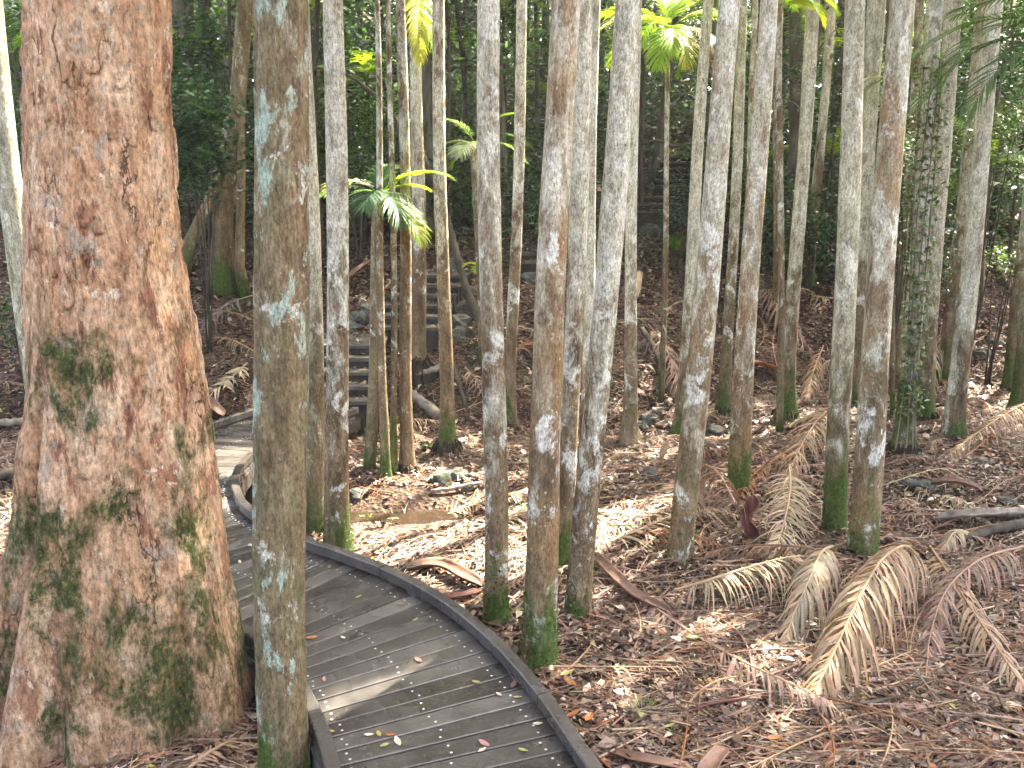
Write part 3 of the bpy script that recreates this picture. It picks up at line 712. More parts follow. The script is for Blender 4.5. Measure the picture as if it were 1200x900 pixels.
# small white painted mark on the palm
mk = MB(); Rm = 33 * depth(bB) / FPX / 2
ctr_mark = at_y(1023, 502, bB.y); hm = ctr_mark.z - bB.z; 
kx = (ctr_mark.x - bB.x - dB.x * hm) / (Rm * 1.05); kx = max(-.9, min(.9, kx))
for (u0, u1, z0, z1) in ((-.022, -.012, -.025, .025), (.012, .022, -.02, .03), (-.012, .012, -.004, .006)):
    Vm = []
    for u, z in ((u0, z0), (u1, z0), (u1, z1), (u0, z1)):
        sx = kx + u / Rm; h = hm + z; rr = Rm * 1.075
        Vm.append((dB.x * h + rr * sx, dB.y * h - rr * math.sqrt(max(0, 1 - sx * sx)), h))
    mk.add(Vm, [(0, 1, 2, 3)])
mk.obj('painted_mark', M['paint'], pB, False, label='small white painted mark')

# ------------------------------------------------------------------ young palms with visible fronds
def young_palm(label, stem_px, crown_px, Y, w, fronds, short=None, stem=True, cat='young palm'):
    top = at_y(*crown_px, Y)
    if stem:
        bx0 = (stem_px[0] - 600) / FPX * Y * 1.03; b = Vector((bx0, Y, hz(bx0, Y)))
    else: b = Vector((top.x, Y, hz(top.x, Y)))
    root = empty('young_palm', b, label=label, category=cat, group='young palms in the understorey')
    r = w * depth(top) / FPX / 2; n = 24; pts = []
    for i in range(n + 1):
        t = i / n; p = b.lerp(top, t) - b; p.x += .02 * math.sin(t * 5) ; pts.append(p)
    mb = MB(); mb.tube(pts, [r * (1.25 - .45 * i / n) for i in range(n + 1)], 10)
    o = mb.obj('trunk', M['palm'], root); bark_props(o, .1, .25, .5, 0, .4)
    tip = top - b
    for (az, e0, e1, L, c, lf) in fronds:
        mb = frond_mesh('frond', c, L=L, npair=36, e0=math.radians(e0), e1=math.radians(e1), leaf=lf, width=.017 if lf < .4 else .024, droop=.55, t0=.14, rr=.009)
        o = mb.obj('frond', M['frond'], root, False); o.location = tip; o.rotation_euler = (0, 0, math.radians(az))
    PALMS.append((short or 'the young palm', b.x, b.y, *crown_px))
    return root
LIME = (.30, .46, .045); YEL = (.48, .5, .05); MID = (.075, .15, .04); BLU = (.09, .16, .085); BRN = (.28, .17, .09); PALE = (.34, .4, .26)  # LIME and YEL hold the glow of backlit fronds in their colour
young_palm('small palm with a tuft of blue-green fronds in the clump before the steps', (430, 560), (444, 228), 9.3, 13,
    [(185, 25, -65, .85, BLU, .36), (150, 40, -50, .75, PALE, .34), (-10, 42, -35, .95, LIME, .24), (-60, 10, -80, .75, BLU, .34), (-40, -10, -80, .9, LIME, .3), (80, 70, 10, .5, MID, .24), (-100, 20, -75, .55, BLU, .32), (-25, -15, -85, .8, BRN, .24), (20, 30, -30, .6, LIME, .22)], 'the small tufted palm')
young_palm('young palm with lime fronds half hidden behind the brown and white palm', (566, 372), (556, 168), 12.6, 9,
    [(150, 60, -10, .75, LIME, .26), (190, 15, -40, .55, PALE, .24), (-110, 5, -60, .6, PALE, .34), (0, 30, -55, .95, MID, .28), (10, 60, 0, .8, LIME, .26), (-20, 10, -60, .9, LIME, .26), (200, -20, -80, .5, LIME, .24)], 'the lime-fronded young palm')
young_palm('sapling palm with a glowing lime crown, standing before the timber steps', (774, 392), (785, 34), 12.4, 6.5,
    [(172, 40, -80, 1.6, LIME, .45), (190, 25, -85, 1.6, PALE, .45), (-95, 5, -88, .95, LIME, .36), (160, 10, -80, 1.0, LIME, .42), (-110, -10, -88, 1.0, LIME, .4), (-20, 35, -80, 1.1, MID, .38), (-60, 0, -89, 1.5, BRN, .3), (60, 70, -20, 1.0, LIME, .4), (5, 40, -75, 1.25, PALE, .4), (130, 80, 0, .9, LIME, .4), (-130, 20, -86, .95, LIME, .38), (-45, -25, -89, 1.7, BRN, .28), (-80, -10, -88, 1.0, YEL, .34), (-150, 25, -85, 1.1, LIME, .4)], 'the glowing sapling palm')
young_palm('small palm with pale frond tips behind the painted-mark palm', (1046, 440), (1042, 92), 11.8, 5,
    [(178, 10, -40, .45, PALE, .2), (-170, -10, -80, .5, PALE, .22), (5, 20, -50, .7, MID, .24), (60, 50, -10, .7, LIME, .24)], 'the pale-tipped small palm')
young_palm('low palm seedling with a yellow-green frond beside the steps', (568, 375), (566, 318), 13.0, 6,
    [(170, 60, -50, .36, YEL, .17), (20, 50, -30, .5, MID, .2), (-100, 40, -50, .4, LIME, .2)], 'the low palm seedling')
young_palm('palm at the right edge with long green fronds reaching into view', (1290, 640), (1262, 40), 8.6, 14,
    [(184, 5, -72, 1.95, MID, .45), (172, 25, -70, 1.9, MID, .45), (200, -5, -75, 1.7, BLU, .42), (190, 20, -75, 1.7, MID, .45), (120, 50, -30, 1.5, MID, .45), (-60, 30, -60, 1.4, MID, .45), (20, 40, -50, 1.5, LIME, .45), (70, 50, -40, 1.4, MID, .45), (-110, 40, -60, 1.3, BLU, .45)], 'the right edge frond palm')
# drooping yellow frond of the palm by the steps
tipD = dD * 0
zt = at_y(490, -12, bD.y).z - bD.z
for (az, e0, e1, L, c) in ((-82, -35, -89, 1.35, YEL), (-55, -45, -89, 1.1, LIME), (-150, 0, -80, 1.3, MID), (10, 40, -50, 1.6, LIME), (100, 40, -50, 1.6, MID), (170, 50, -40, 1.6, MID), (60, 60, -30, 1.6, LIME), (230, 50, -50, 1.6, MID)):
    mb = frond_mesh('frond', c, L=L, npair=30, e0=math.radians(e0), e1=math.radians(e1), leaf=.34, width=.028, droop=.8, t0=.1, rr=.012)
    o = mb.obj('frond', M['frond'], pD, False); o.location = (dD.x * zt + .02, dD.y * zt - .14, zt); o.rotation_euler = (0, 0, math.radians(az))
# lime frond hanging beside the dark palm
young_palm('young palm with a lime frond hanging at the top right of the orange-blotched palm', (915, 400), (915, 8), 11.0, 8,
    [(-20, 35, -80, .8, LIME, .3), (-10, 20, -85, .65, YEL, .28), (-40, 25, -85, .6, LIME, .28), (60, 50, -50, .9, MID, .3), (150, 50, -30, .9, LIME, .3), (200, 40, -20, .9, MID, .3)], 'the hanging lime palm')

# ================================================================== BIG TREE
rows = [(0, 30, 193), (150, 33, 198), (300, 35, 212), (450, 38, 236), (600, 24, 258), (700, 4, 274), (780, -14, 288), (840, -30, 300), (880, -45, 306)]
YB = 4.62
zz = []; xc = []; rr_ = []
for py, xl, xr in rows:
    a = at_y(xl, py, YB); b = at_y(xr, py, YB); zz.append((a.z + b.z) / 2); xc.append((a.x + b.x) / 2); rr_.append((b.x - a.x) / 2 * .955)
zz = np.array(zz)[::-1]; xc = np.array(xc)[::-1]; rr_ = np.array(rr_)[::-1]
HB = 15.0; gradx = (xc[-1] - xc[-3]) / (zz[-1] - zz[-3])
bx_, by_ = float(np.interp(0, zz, xc)), YB
bigroot = empty('buttressed_tree', (bx_, by_, hz(bx_, by_)), label='massive tree with flaking pinkish-brown bark and mossy buttresses at left', category='tree')
hs = np.concatenate([np.linspace(-.35, 4.6, 330), np.linspace(4.75, HB, 60)]); seg = 280
A = np.linspace(0, 2 * math.pi, seg, endpoint=False); HH, AA = np.meshgrid(hs, A, indexing='ij')
RX = np.interp(HH, zz, rr_); RX = np.where(HH > zz[-1], np.maximum(rr_[-1] - (HH - zz[-1]) * .012, .22), RX)
XC = np.where(HH > zz[-1], xc[-1] + (HH - zz[-1]) * gradx * .4, np.interp(HH, zz, xc))
low = np.clip(1 - HH / 2.4, 0, 1.15)
def bump_a(a0, wd): 
    d = (AA - a0 + math.pi) % (2 * math.pi) - math.pi; return np.exp(-(d / wd) ** 2)
lob = 0 * AA
lob -= .40 * bump_a(math.radians(-122), .075) * np.clip(1 - HH / 2.7, 0, 1.1) ** .7          # groove between the left root and the trunk
lob += .09 * bump_a(math.radians(-107), .11) * low; lob += .07 * bump_a(math.radians(-140), .14) * low
lob -= .10 * bump_a(math.radians(-60 - 8), .25) * low ** 1.5
lob -= .16 * bump_a(math.radians(-38), .10) * np.clip(1 - HH / 1.0, 0, 1.2)
lob += .10 * bump_a(math.radians(-18), .2) * low ** 2
lob -= .2 * bump_a(math.radians(-92), .07) * np.clip(1 - HH / .55, 0, 1.2)
lob -= .12 * bump_a(math.radians(60), .2) * low; lob -= .12 * bump_a(math.radians(120), .2) * low
lob += .015 * np.sin(AA * 9 + HH * .6) + .012 * np.sin(AA * 5 - HH * .4)
nx_, ny_ = np.cos(AA), np.sin(AA)
pl1 = fbm3(nx_ * 2.6 + 3, ny_ * 2.6, HH * 1.3, 5); terr = np.floor(pl1 * 6) / 6; fr = pl1 * 6 - np.floor(pl1 * 6)
terr = terr + smooth(.0, .12, fr) / 6
pl2 = fbm3(nx_ * 9 + 7, ny_ * 9, HH * 3.1, 4)
fine = fbm3(nx_ * 26, ny_ * 26, HH * 16, 3)
disp = .034 * terr + .012 * pl2 + .0045 * fine + .012 * smooth(.25, .32, pl2)
RR = RX * (1 + lob) + disp
VX = XC + RR * nx_ - bx_; VY = RR * ny_ * .92
V = np.stack([VX.ravel(), VY.ravel(), (HH - hz(bx_, by_)).ravel()], 1)
F = [(i * seg + k, i * seg + (k + 1) % seg, (i + 1) * seg + (k + 1) % seg, (i + 1) * seg + k) for i in range(len(hs) - 1) for k in range(seg)]
mobj('trunk', V, F, M['big'], bigroot)
# curled bark flakes standing off the trunk
BF = [(140, 75, 18, 40), (155, 150, 14, 34), (165, 100, 10, 22), (175, 160, 16, 30), (135, 250, 22, 30), (150, 262, 14, 22), (95, 395, 20, 16), (105, 300, 12, 40), (188, 130, 8, 50), (215, 420, 10, 40), (180, 480, 12, 24), (60, 200, 12, 36), (120, 340, 16, 26), (85, 120, 10, 20), (200, 560, 12, 30), (150, 520, 12, 24)]
for px, py, wpx, hpx in BF:
    p = at_y(px, py, YB); z = p.z; r = float(np.interp(z, zz, rr_)); x0 = float(np.interp(z, zz, xc)); q = (p.x - x0) / r
    if abs(q) > .93: continue
    am = -math.acos(max(-1, min(1, q))); sc = 4.3 / FPX; nU, nV = 5, 6; Vf = []; Ff = []
    ia = int(((am % (2 * math.pi)) / (2 * math.pi)) * seg) % seg; ih = int(np.argmin(np.abs(hs - z)))
    rs = float(RR[ih, ia])
    for j in range(nV):
        for i in range(nU):
            u = (i / (nU - 1) - .5); v_ = j / (nV - 1)
            wd = wpx * sc * (math.sin(math.pi * min(.95, .15 + .8 * v_)) * .7 + .3) * (1 + rnd.uniform(-.45, .3))
            a2 = am + u * wd / r; off = .001 + .014 * (1 - v_) ** 3 + rnd.uniform(-.003, .003)
            h2 = z + (v_ - .5) * hpx * sc; rr2 = rs + off
            Vf.append((x0 + rr2 * math.cos(a2) - bx_, rr2 * math.sin(a2) * .92, h2 - hz(bx_, by_)))
    for j in range(nV - 1):
        for i in range(nU - 1): Ff.append((j * nU + i, j * nU + i + 1, (j + 1) * nU + i + 1, (j + 1) * nU + i))
    o = mobj('bark_flake', Vf, Ff, M['big'], bigroot)
    sm = o.modifiers.new('thick', 'SOLIDIFY'); sm.thickness = .006
# limbs and crown far above the picture
mb = MB(); tips = []
for k in range(7):
    az = k * .9 + .3; p0 = Vector((XC[-1, 0] - bx_, 0, 9.5 + k * .8)); L = 4.5 + (k % 3)
    p = [p0 + Vector((math.cos(az), math.sin(az), .6)) * (L * t) + Vector((0, 0, .5 * math.sin(t * 3))) for t in np.linspace(0, 1, 7)]
    mb.tube(p, [.2 * (1 - .8 * t) for t in np.linspace(0, 1, 7)], 8); tips += p[3:]
mb.obj('limbs', M['farbark'], bigroot)
P = []
for tp in tips:
    for _ in range(5):
        c = Vector(tp) + Vector((rnd.gauss(0, 1.1), rnd.gauss(0, 1.1), rnd.gauss(.3, .6)))
        if in_gap(c + bigroot.location, .5): continue
        P.append(np.array(c) + rng.normal(size=(60, 3)) * .38)
P = np.concatenate(P)
o = bpy.data.objects.new('crown', quad_mesh('crown', leaves_quads(P, rng.uniform(.12, .2, len(P)), rng.uniform(.05, .09, len(P))), pick_cols(GREENS, len(P)), M['leaf'])); link(o, bigroot)

# ================================================================== FOREST BEHIND
LEAFP = [(.04, .082, .042, 4), (.06, .118, .054, 4), (.088, .16, .062, 3.5), (.13, .21, .065, 1.3), (.17, .22, .075, .3), (.11, .135, .1, .8)]
def leaf_clumps(n_clump, per, centre, rad, lsize, pal, spread=.22, up=.5):
    C = []
    while len(C) < n_clump:
        q = rng.uniform(-1, 1, 3)
        if np.linalg.norm(q) < 1: C.append(q * rad + centre)
    P = np.concatenate([c + rng.normal(size=(per, 3)) * spread * np.array([1, 1, .55]) for c in C])
    n = len(P); L = rng.uniform(.6, 1.3, n) * lsize
    tone = np.repeat(rng.uniform(.7, 1.35, len(C)), per)[:, None]
    return leaves_quads(P, L, L * rng.uniform(.35, .55, n), up), pick_cols(pal, n) * tone
def tree_variant(k):
    """crown and limbs of a background tree of unit form: trunk 12 m"""
    H = 13 + 2 * k % 5; Q = []; Cc_ = []
    mb = MB(); ph = k * 1.7
    n = 14; pts = [Vector((.18 * math.sin(i * .5 + ph), .15 * math.cos(i * .4 + ph), H * i / n)) for i in range(n + 1)]
    mb.tube([Vector((0, 0, -.6))] + pts, [.2] + [.15 * (1 + .6 * math.exp(-i)) * (1 - .65 * i / n) for i in range(n + 1)], 12)
    for j in range(7):
        i = 6 + j; az = j * 2.4 + ph; L = 2.0 + .5 * (j % 3); b = pts[i]
        lp = [b + Vector((math.cos(az), math.sin(az), .5)) * (L * t) for t in np.linspace(0, 1, 5)]
        mb.tube(lp, [.05 * (1 - .7 * t) for t in np.linspace(0, 1, 5)], 6)
        for t in (2, 3, 4):
            q, c = leaf_clumps(4, 80, np.array(lp[t]), np.array([.9, .9, .5]), .2, LEAFP, .35); Q.append(q); Cc_.append(c)
    q, c = leaf_clumps(6, 70, np.array(pts[-1]), np.array([1.2, 1.2, .8]), .19, LEAFP, .35); Q.append(q); Cc_.append(c)
    tm = make_mesh('trunk', mb.V, mb.F, M['farbark']); cm = quad_mesh('crown', np.concatenate(Q), np.concatenate(Cc_), M['leaf'])
    return tm, cm
VAR = [tree_variant(k) for k in range(5)]
far = [(250, 26, 1.2), (262, 27, 1.5), (238, 24, 1.5), (215, 30, 1.0), (410, 20.5, 1.2), (365, 28, .9), (545, 26, .8), (528, 33, 1.1), (610, 30, .7), (640, 24, .8), (655, 36, 1.0), (765, 23, .8), (758, 34, 1.0), (812, 26, 1.2),
       (842, 30, .9), (890, 24, .8), (935, 29, 1.0), (965, 24, 1.0), (985, 33, 1.1), (1040, 27, 1.0), (1075, 22, .9), (1130, 28, 1.1), (1185, 25, 1.0), (1160, 34, 1.0), (5, 23, 1.1), (-40, 19, 1.2), (20, 34, 1.0),
       (300, 36, 1.1), (330, 24, 1.0), (440, 34, 1.0), (480, 29, .9), (560, 40, 1.1), (700, 42, 1.1), (780, 40, 1.0), (870, 41, 1.1), (1010, 42, 1.1), (1100, 40, 1.1), (380, 42, 1.1), (240, 42, 1.1), (1220, 20, 1.0), (1250, 30, 1.2), (150, 30, 1.1), (80, 26, 1.0)]
FAR = []
far += [(664, 17.6, .95), (576, 18.3, 1.0), (500, 17.8, .9)]  # added with trunks hidden behind palms, to shade the left bank
far += [(196 + 41 * i_ + (i_ * 37) % 29, 18.5 + (i_ * 53) % 17, .55 + ((i_ * 31) % 10) * .06) for i_ in range(25) if not 730 < 196 + 41 * i_ + (i_ * 37) % 29 < 815]
SHADE_TREES = [(7.7, 9.3), (8.4, 10.9), (7.3, 7.4), (9.3, 7.5), (10.8, 10.5), (10.4, 12.6), (12.5, 14.5), (13.0, 8.0), (11.5, 5.0), (-8.5, 9.5), (-9.5, 6.0)]  # unseen trees added outside the frame to shade the near litter and deck
far += [(600 + x_ / y_ / 1.01 * FPX, y_, 1.1) for x_, y_ in SHADE_TREES]
for i, (px, Y, s) in enumerate(far):
    x = (px - 600) / FPX * Y * 1.01; z = hz(x, Y); tm, cm = VAR[i % 5]
    root = empty('forest_tree', (x, Y, z - .1)); s *= rnd.uniform(.85, 1.15)
    root.rotation_euler = (rnd.uniform(-.04, .04), rnd.uniform(-.05, .05), rnd.uniform(0, 6.28)); root.scale = (s, s, rnd.uniform(.9, 1.3))
    o = bpy.data.objects.new('trunk', tm); link(o, root); o = bpy.data.objects.new('crown', cm); link(o, root)
    FAR.append((root, px, Y))

# buttressed tree on the left slope
b = gp(262, 338); root = empty('hillside_tree', b, label='dark tree with a mossy leaning buttress on the slope behind the walkway bend', category='tree')
mb = MB(); tp = at_y(283, 60, b.y) - b
mb.tube([Vector((0, 0, -.4)), Vector((0, 0, .3)), Vector((.08, 0, 1.2)), tp * .6, tp, tp * 2.2], [.34, .22, .16, .14, .13, .1], 14)
mb.tube([tp * .9 + Vector((.05, -.1, 0)), tp * .5 + Vector((.2, -.15, 0)), Vector((.35, -.15, .4)), Vector((.45, -.2, -.3))], [.05, .07, .09, .13], 8)
o = mb.obj('trunk', M['palm'], root); bark_props(o, -.3, .05, .3, 0, .3)
mb = MB(); mb.tube([tp * .75 + Vector((-.1, -.1, 0)), tp * .4 + Vector((-.25, -.2, 0)), Vector((-.45, -.3, .7)), Vector((-.7, -.4, -.3))], [.04, .09, .12, .15], 10)
o = mb.obj('buttress', M['palm'], root); bark_props(o, .3, .1, 1.2, 0, .9)
q, c = leaf_clumps(60, 60, np.array([tp.x * 2.2, tp.y * 2.2, tp.z * 2.2]), np.array([2.6, 2.6, 1.6]), .18, LEAFP, .4)
o = bpy.data.objects.new('crown', quad_mesh('crown', q, c, M['leaf'])); link(o, root)

# understorey mass on the hillside
Q = []; Cc_ = []
for k in range(5000):
    Y = 16.6 + 43 * rnd.random() ** 1.35; x = rnd.uniform(-.8, .8) * (Y + 2)
    px = 600 + x / Y * 960
    if 690 < px < 830 and Y < 24.5: continue           # the steps stay clear
    if Y < 18.5 and rnd.random() < .6: continue
    hmax = 1.2 + (Y - 17) * .12; z = hz(x, Y) + rnd.uniform(.1, hmax) + (rnd.uniform(0, 4.5) if rnd.random() < .27 else 0)
    n = 90; ls = (.12 + .005 * (Y - 17)) * rnd.choice((.8, 1.0, 1.0, 1.5))
    sp_ = rnd.uniform(.3, .75)
    P = np.array([x, Y, z]) + rng.normal(size=(n, 3)) * sp_ * np.array([1, 1, .6])
    L = rng.uniform(.6, 1.4, n) * ls
    Q.append(leaves_quads(P, L, L * rng.uniform(.35, .6, n), .45)); Cc_.append(pick_cols(LEAFP, n) * rnd.choice((.5, .7, .9, 1.0, 1.2, 1.5)))
o = bpy.data.objects.new('understorey', quad_mesh('understorey', np.concatenate(Q), np.concatenate(Cc_), M['leaf']))
link(o, label='dense green understorey foliage covering the hillside behind the palms', category='foliage', kind='stuff')

# palms and thin saplings in the background
FRM = [frond_mesh('frond', c_, L=1.9, npair=30, e0=math.radians(e_), e1=math.radians(e_ - 85), leaf=.5, width=.045, droop=.7, t0=.12, rr=.014) for c_, e_ in ((MID, 60), (LIME, 45), (BLU, 30), (MID, 20), (LIME, 70))]
FRM = [make_mesh('frond', m_.V, m_.F, M['frond'], False, m_.C) for m_ in FRM]
BGP = [(205, 60, 17, 'beside the big flaking trunk, upper left'), (300, 40, 19, 'behind the thick dark near trunk'), (362, 20, 18, 'at the top left of the speckled palm'), (430, 95, 21, 'above the clump'), (545, 60, 22, 'above the lime-fronded young palm'), (590, 15, 19, 'at the top behind the slender palm'), (650, 120, 24, 'behind the stout palm'), (715, 60, 23, 'behind the leaning palm'), (840, 75, 20, 'between the two orange-tinted palms'), (940, 70, 19, 'behind the grey palm with green foot'), (1085, 60, 18, 'behind the vine-covered palm'), (1150, 200, 16, 'behind the silver-grey palm'), (1190, 20, 20, 'in the top right corner'), (975, 190, 19, 'low behind the close pair'), (15, 60, 18, 'at the top of the left edge'), (560, 200, 19, 'low beside the middle steps')]
for i, (px, py, Y, where) in enumerate(BGP):
    top = at_y(px, py, Y); gz = hz(top.x, Y); hgt = max(.4, top.z - gz)
    root = empty('understorey_palm', (top.x, Y, gz), label='feathery green background palm ' + where, category='palm tree', group='background palms')
    mb = MB(); mb.tube([(0, 0, -.2), (.03, 0, hgt * .5), (0, 0, hgt)], [.06, .05, .04], 8); o = mb.obj('trunk', M['darkwood'], root)
    for k in range(8):
        o = bpy.data.objects.new('frond', FRM[(i + k) % 5]); o.location = (0, 0, hgt); o.rotation_euler = (0, rnd.uniform(-.2, .3), k * .785 + rnd.uniform(-.3, .3)); sc_ = rnd.uniform(.6, 1.0); o.scale = (sc_, sc_, sc_); link(o, root)
SAP = [(210, 15), (285, 15.5), (376, 16), (408, 18), (533, 17), (552, 19), (590, 18), (612, 21), (648, 19), (668, 22), (752, 19.5), (820, 20), (842, 17), (885, 18), (902, 21), (925, 17), (962, 18), (985, 20), (1038, 16), (1068, 17.5), (1132, 19), (1148, 16), (1178, 18), (1195, 21)]
for i, (px, Y) in enumerate(SAP):
    x = (px - 600) / FPX * Y; gz = hz(x, Y); Hs = rnd.uniform(6, 9); r0 = rnd.uniform(.03, .075); lx, ly = rnd.uniform(-.06, .06), rnd.uniform(-.04, .04)
    root = empty('forest_sapling', (x, Y, gz)); FAR.append((root, px, Y))
    mb = MB(); pts = [Vector((lx * h + .06 * math.sin(h + i), ly * h, h)) for h in np.linspace(-.2, Hs, 14)]
    mb.tube(pts, [r0 * (1 - .6 * k / 13) for k in range(14)], 8)
    for k in range(6):
        b = pts[4 + k]; az = rnd.uniform(0, 6.28); mb.tube([b, b + Vector((math.cos(az) * .4, math.sin(az) * .4, .25)), b + Vector((math.cos(az) * .9, math.sin(az) * .9, .4))], [.018, .012, .005], 5)
    mb.obj('trunk', M['darkwood'] if i % 3 else M['farbark'], root)
    q, c = leaf_clumps(14, 40, np.array([lx * Hs * .6, 0, Hs * .6]), np.array([1.0, 1.0, Hs * .4]), .13, LEAFP, .22)
    o = bpy.data.objects.new('crown', quad_mesh('crown', q, c, M['leaf'])); link(o, root)

# individual shrubs and saplings
def shrub(label, px, py, Y, wpx, hpx, pal=LEAFP, ls=.1, dens=1.0, name='shrub', yofs=0):
    c = at_y(px, py, Y); sc = Y / FPX; gz = hz(c.x, Y)
    root = empty(name, (c.x, Y, gz), label=label, category='shrub')
    rx = wpx * sc / 2; rz = hpx * sc / 2; cz = max(c.z - gz, rz * .6)
    n = int(26 * dens); q, cc = leaf_clumps(n, 46, np.array([0, 0, cz]), np.array([rx, min(rx, .9), rz]), ls, pal, .16 + .05 * rx)
    mb = MB()
    for k in range(5):
        e = Vector((rnd.uniform(-.9, .9) * rx, rnd.uniform(-.4, .4) * rx, cz + rnd.uniform(-.3, .8) * rz)); m = e * .5 + Vector((rnd.uniform(-.1, .1), 0, cz * .15))
        mb.tube([Vector((rnd.uniform(-.05, .05), 0, -.1)), m * .6, m, e], [.015, .012, .009, .004], 5)
    mb.obj('stem', M['darkwood'], root)
    o = bpy.data.objects.new('foliage', quad_mesh('foliage', q, cc, M['leaf'])); link(o, root)
    return root
DK = [(.03, .07, .034, 4), (.048, .105, .046, 4), (.075, .145, .052, 2), (.16, .2, .1, .3)]
BR = [(.065, .125, .03, 3), (.11, .19, .04, 2), (.2, .27, .05, 1)]
shrub('large glossy dark green shrub beside the big flaking trunk', 228, 160, 12.5, 75, 150, DK, .13, 2.2)
shrub('upper dark shrub left of the thick near trunk', 228, 80, 16.0, 100, 110, DK, .12, 1.8)
shrub('shrub with sunlit yellow-green leaves seen left of the speckled palm', 370, 165, 17.0, 40, 100, BR, .1, 1.2)
shrub('shrub with bright leaves between the speckled palm and the clump', 420, 150, 16.5, 50, 110, BR, .1, 1.2)
shrub('grey-green shrub low between the speckled palm and the clump', 418, 205, 15.5, 45, 60, LEAFP, .09, 1.0)
shrub('dull green shrub right of the slim palm on a root mound', 545, 225, 17.5, 60, 90, LEAFP, .09, 1.4)
shrub('wide grey-green shrub behind the slender palm', 625, 225, 18, 70, 90, LEAFP, .09, 1.6)
shrub('bright shrub at the top behind the brown and white palm', 600, 90, 24, 120, 120, BR, .13, 1.8)
shrub('leafy bush beside the timber steps, right of the sapling palm', 800, 240, 17, 50, 60, DK, .08, .9)
shrub('dark bush between the orange-blotched palm and the grey palm', 905, 265, 15.5, 50, 120, DK, .09, 1.4)
shrub('bluish-green bush right of the grey palm with green foot', 955, 265, 16, 45, 90, DK, .09, 1.2)
shrub('pale leafy sapling between the painted-mark palm and the vine-covered palm', 1062, 215, 12.3, 40, 130, LEAFP, .08, 1.2)
shrub('small bright bush behind the silver-grey palm', 1165, 150, 13.5, 40, 60, BR, .08, .8)
shrub('low sprig with fresh green leaves on the dirt bank at right', 1175, 305, 13.8, 45, 30, BR, .09, .25)
shrub('large dark overhanging bush in the top right corner', 1180, 70, 17, 90, 150, DK, .12, 2.2)
shrub('dark shrub at the left edge behind the leaning trunk', 12, 170, 15, 60, 160, DK, .12, 1.6)
shrub('low dark shrub left of the big tree foot', 18, 370, 11.5, 50, 60, DK, .09, .8)
shrub('leafy seedling on the slope between the two right-hand palms', 1098, 300, 13.2, 26, 90, LEAFP, .07, .6)

# tufts of grass and small green plants
def tuft(label, px, py, n, h, col, w=.012, spread=.12, lift=0):
    b = gp(px, py); V = []; F = []; C = []
    for k in range(n):
        az = rnd.uniform(0, 6.28); r0 = rnd.random() * spread; ln = h * rnd.uniform(.6, 1.1); bnd = rnd.uniform(.3, 1.0)
        p = Vector((math.cos(az) * r0, math.sin(az) * r0, -.01)); sd = Vector((-math.sin(az), math.cos(az), 0)); o = len(V); c = hsvj(col, .3)
        for j, wk in enumerate((1, .9, .6, .05)):
            t = j / 3; q = p + Vector((math.cos(az) * bnd * t * t * ln, math.sin(az) * bnd * t * t * ln, ln * t * (1 - .35 * bnd * t)))
            V += [q + sd * w * wk / 2, q - sd * w * wk / 2]; C += [c, c]
        for j in range(3): F.append((o + 2 * j, o + 2 * j + 1, o + 2 * j + 3, o + 2 * j + 2))
    root = empty('grass_tuft', b, label=label, category='grass tuft'); mobj('blades', V, F, M['frond'], root, False, C)
tuft('bright green grass tuft on the bank below the timber steps', 797, 292, 160, .42, (.12, .27, .03), .022, .22)
tuft('small green blades among litter left of the stout mossy-footed palm', 622, 603, 14, .16, (.12, .28, .03), .02, .04)
tuft('pale grey-green tuft in the near litter right of the kerb', 752, 836, 150, .09, (.22, .24, .13), .008, .09)
def ground_plant(label, px, py, n, r, ls, pal):
    b = gp(px, py); P = np.stack([rng.normal(size=n) * r, rng.normal(size=n) * r * .5, rng.uniform(.03, .1, n)], 1)
    root = empty('ground_plant', b, label=label, category='plant')
    o = bpy.data.objects.new('leaves', quad_mesh('leaves', leaves_quads(P, rng.uniform(.7, 1.3, n) * ls, rng.uniform(.3, .6, n) * ls, .5), pick_cols(pal, n), M['leaf'])); link(o, root)
    mb = MB()
    for k in range(5): mb.tube([(0, 0, -.02), tuple(P[k] * .5), tuple(P[k])], [.005, .004, .002], 4)
    mb.obj('stem', M['darkwood'], root)
ground_plant('low bright green herb on the mud right of the speckled palm', 432, 615, 45, .13, .07, BR)
ground_plant('mossy green leaves beside the creek below the root mound', 500, 528, 20, .06, .06, BR)
ground_plant('tiny seedling at the left edge beside the big tree', 12, 690, 8, .05, .09, BR)
ground_plant('few green leaves on the slope beside the middle steps', 600, 315, 18, .1, .09, BR)
ground_plant('yellow-green leaves left of the grey palm with green foot', 897, 345, 24, .12, .1, BR)

# climbing vine on a palm
bv = Vector((PALMS[19][1], PALMS[19][2], 0)); root = empty('climbing_vine', (bv.x, bv.y, hz(bv.x, bv.y)), label='leafy vine climbing the flared mossy palm at right', category='vine')
tpv = at_y(1097, 0, bv.y); dv = (tpv - Vector((bv.x, bv.y, hz(bv.x, bv.y)))); dv = dv / dv.z; Rv = 19 * 10 / FPX / 2
mb = MB(); Pv = []
for k in range(4):
    a0 = -2.6 + k * .55; pts = []
    for h in np.linspace(0, 4.6, 40):
        a = a0 + .25 * math.sin(h * 1.3 + k); r = Rv * 1.2 + .05 * math.exp(-h * 2)
        pts.append(Vector((dv.x * h + r * math.cos(a), dv.y * h + r * math.sin(a), h)))
        for _ in range(7 if h > .5 else 1): Pv.append(np.array(pts[-1]) + np.array([math.cos(a), math.sin(a), 0]) * .03 + rng.normal(size=3) * .035)
    mb.tube(pts, [.008] * 40, 5)
mb.obj('stem', M['greywood'], root)
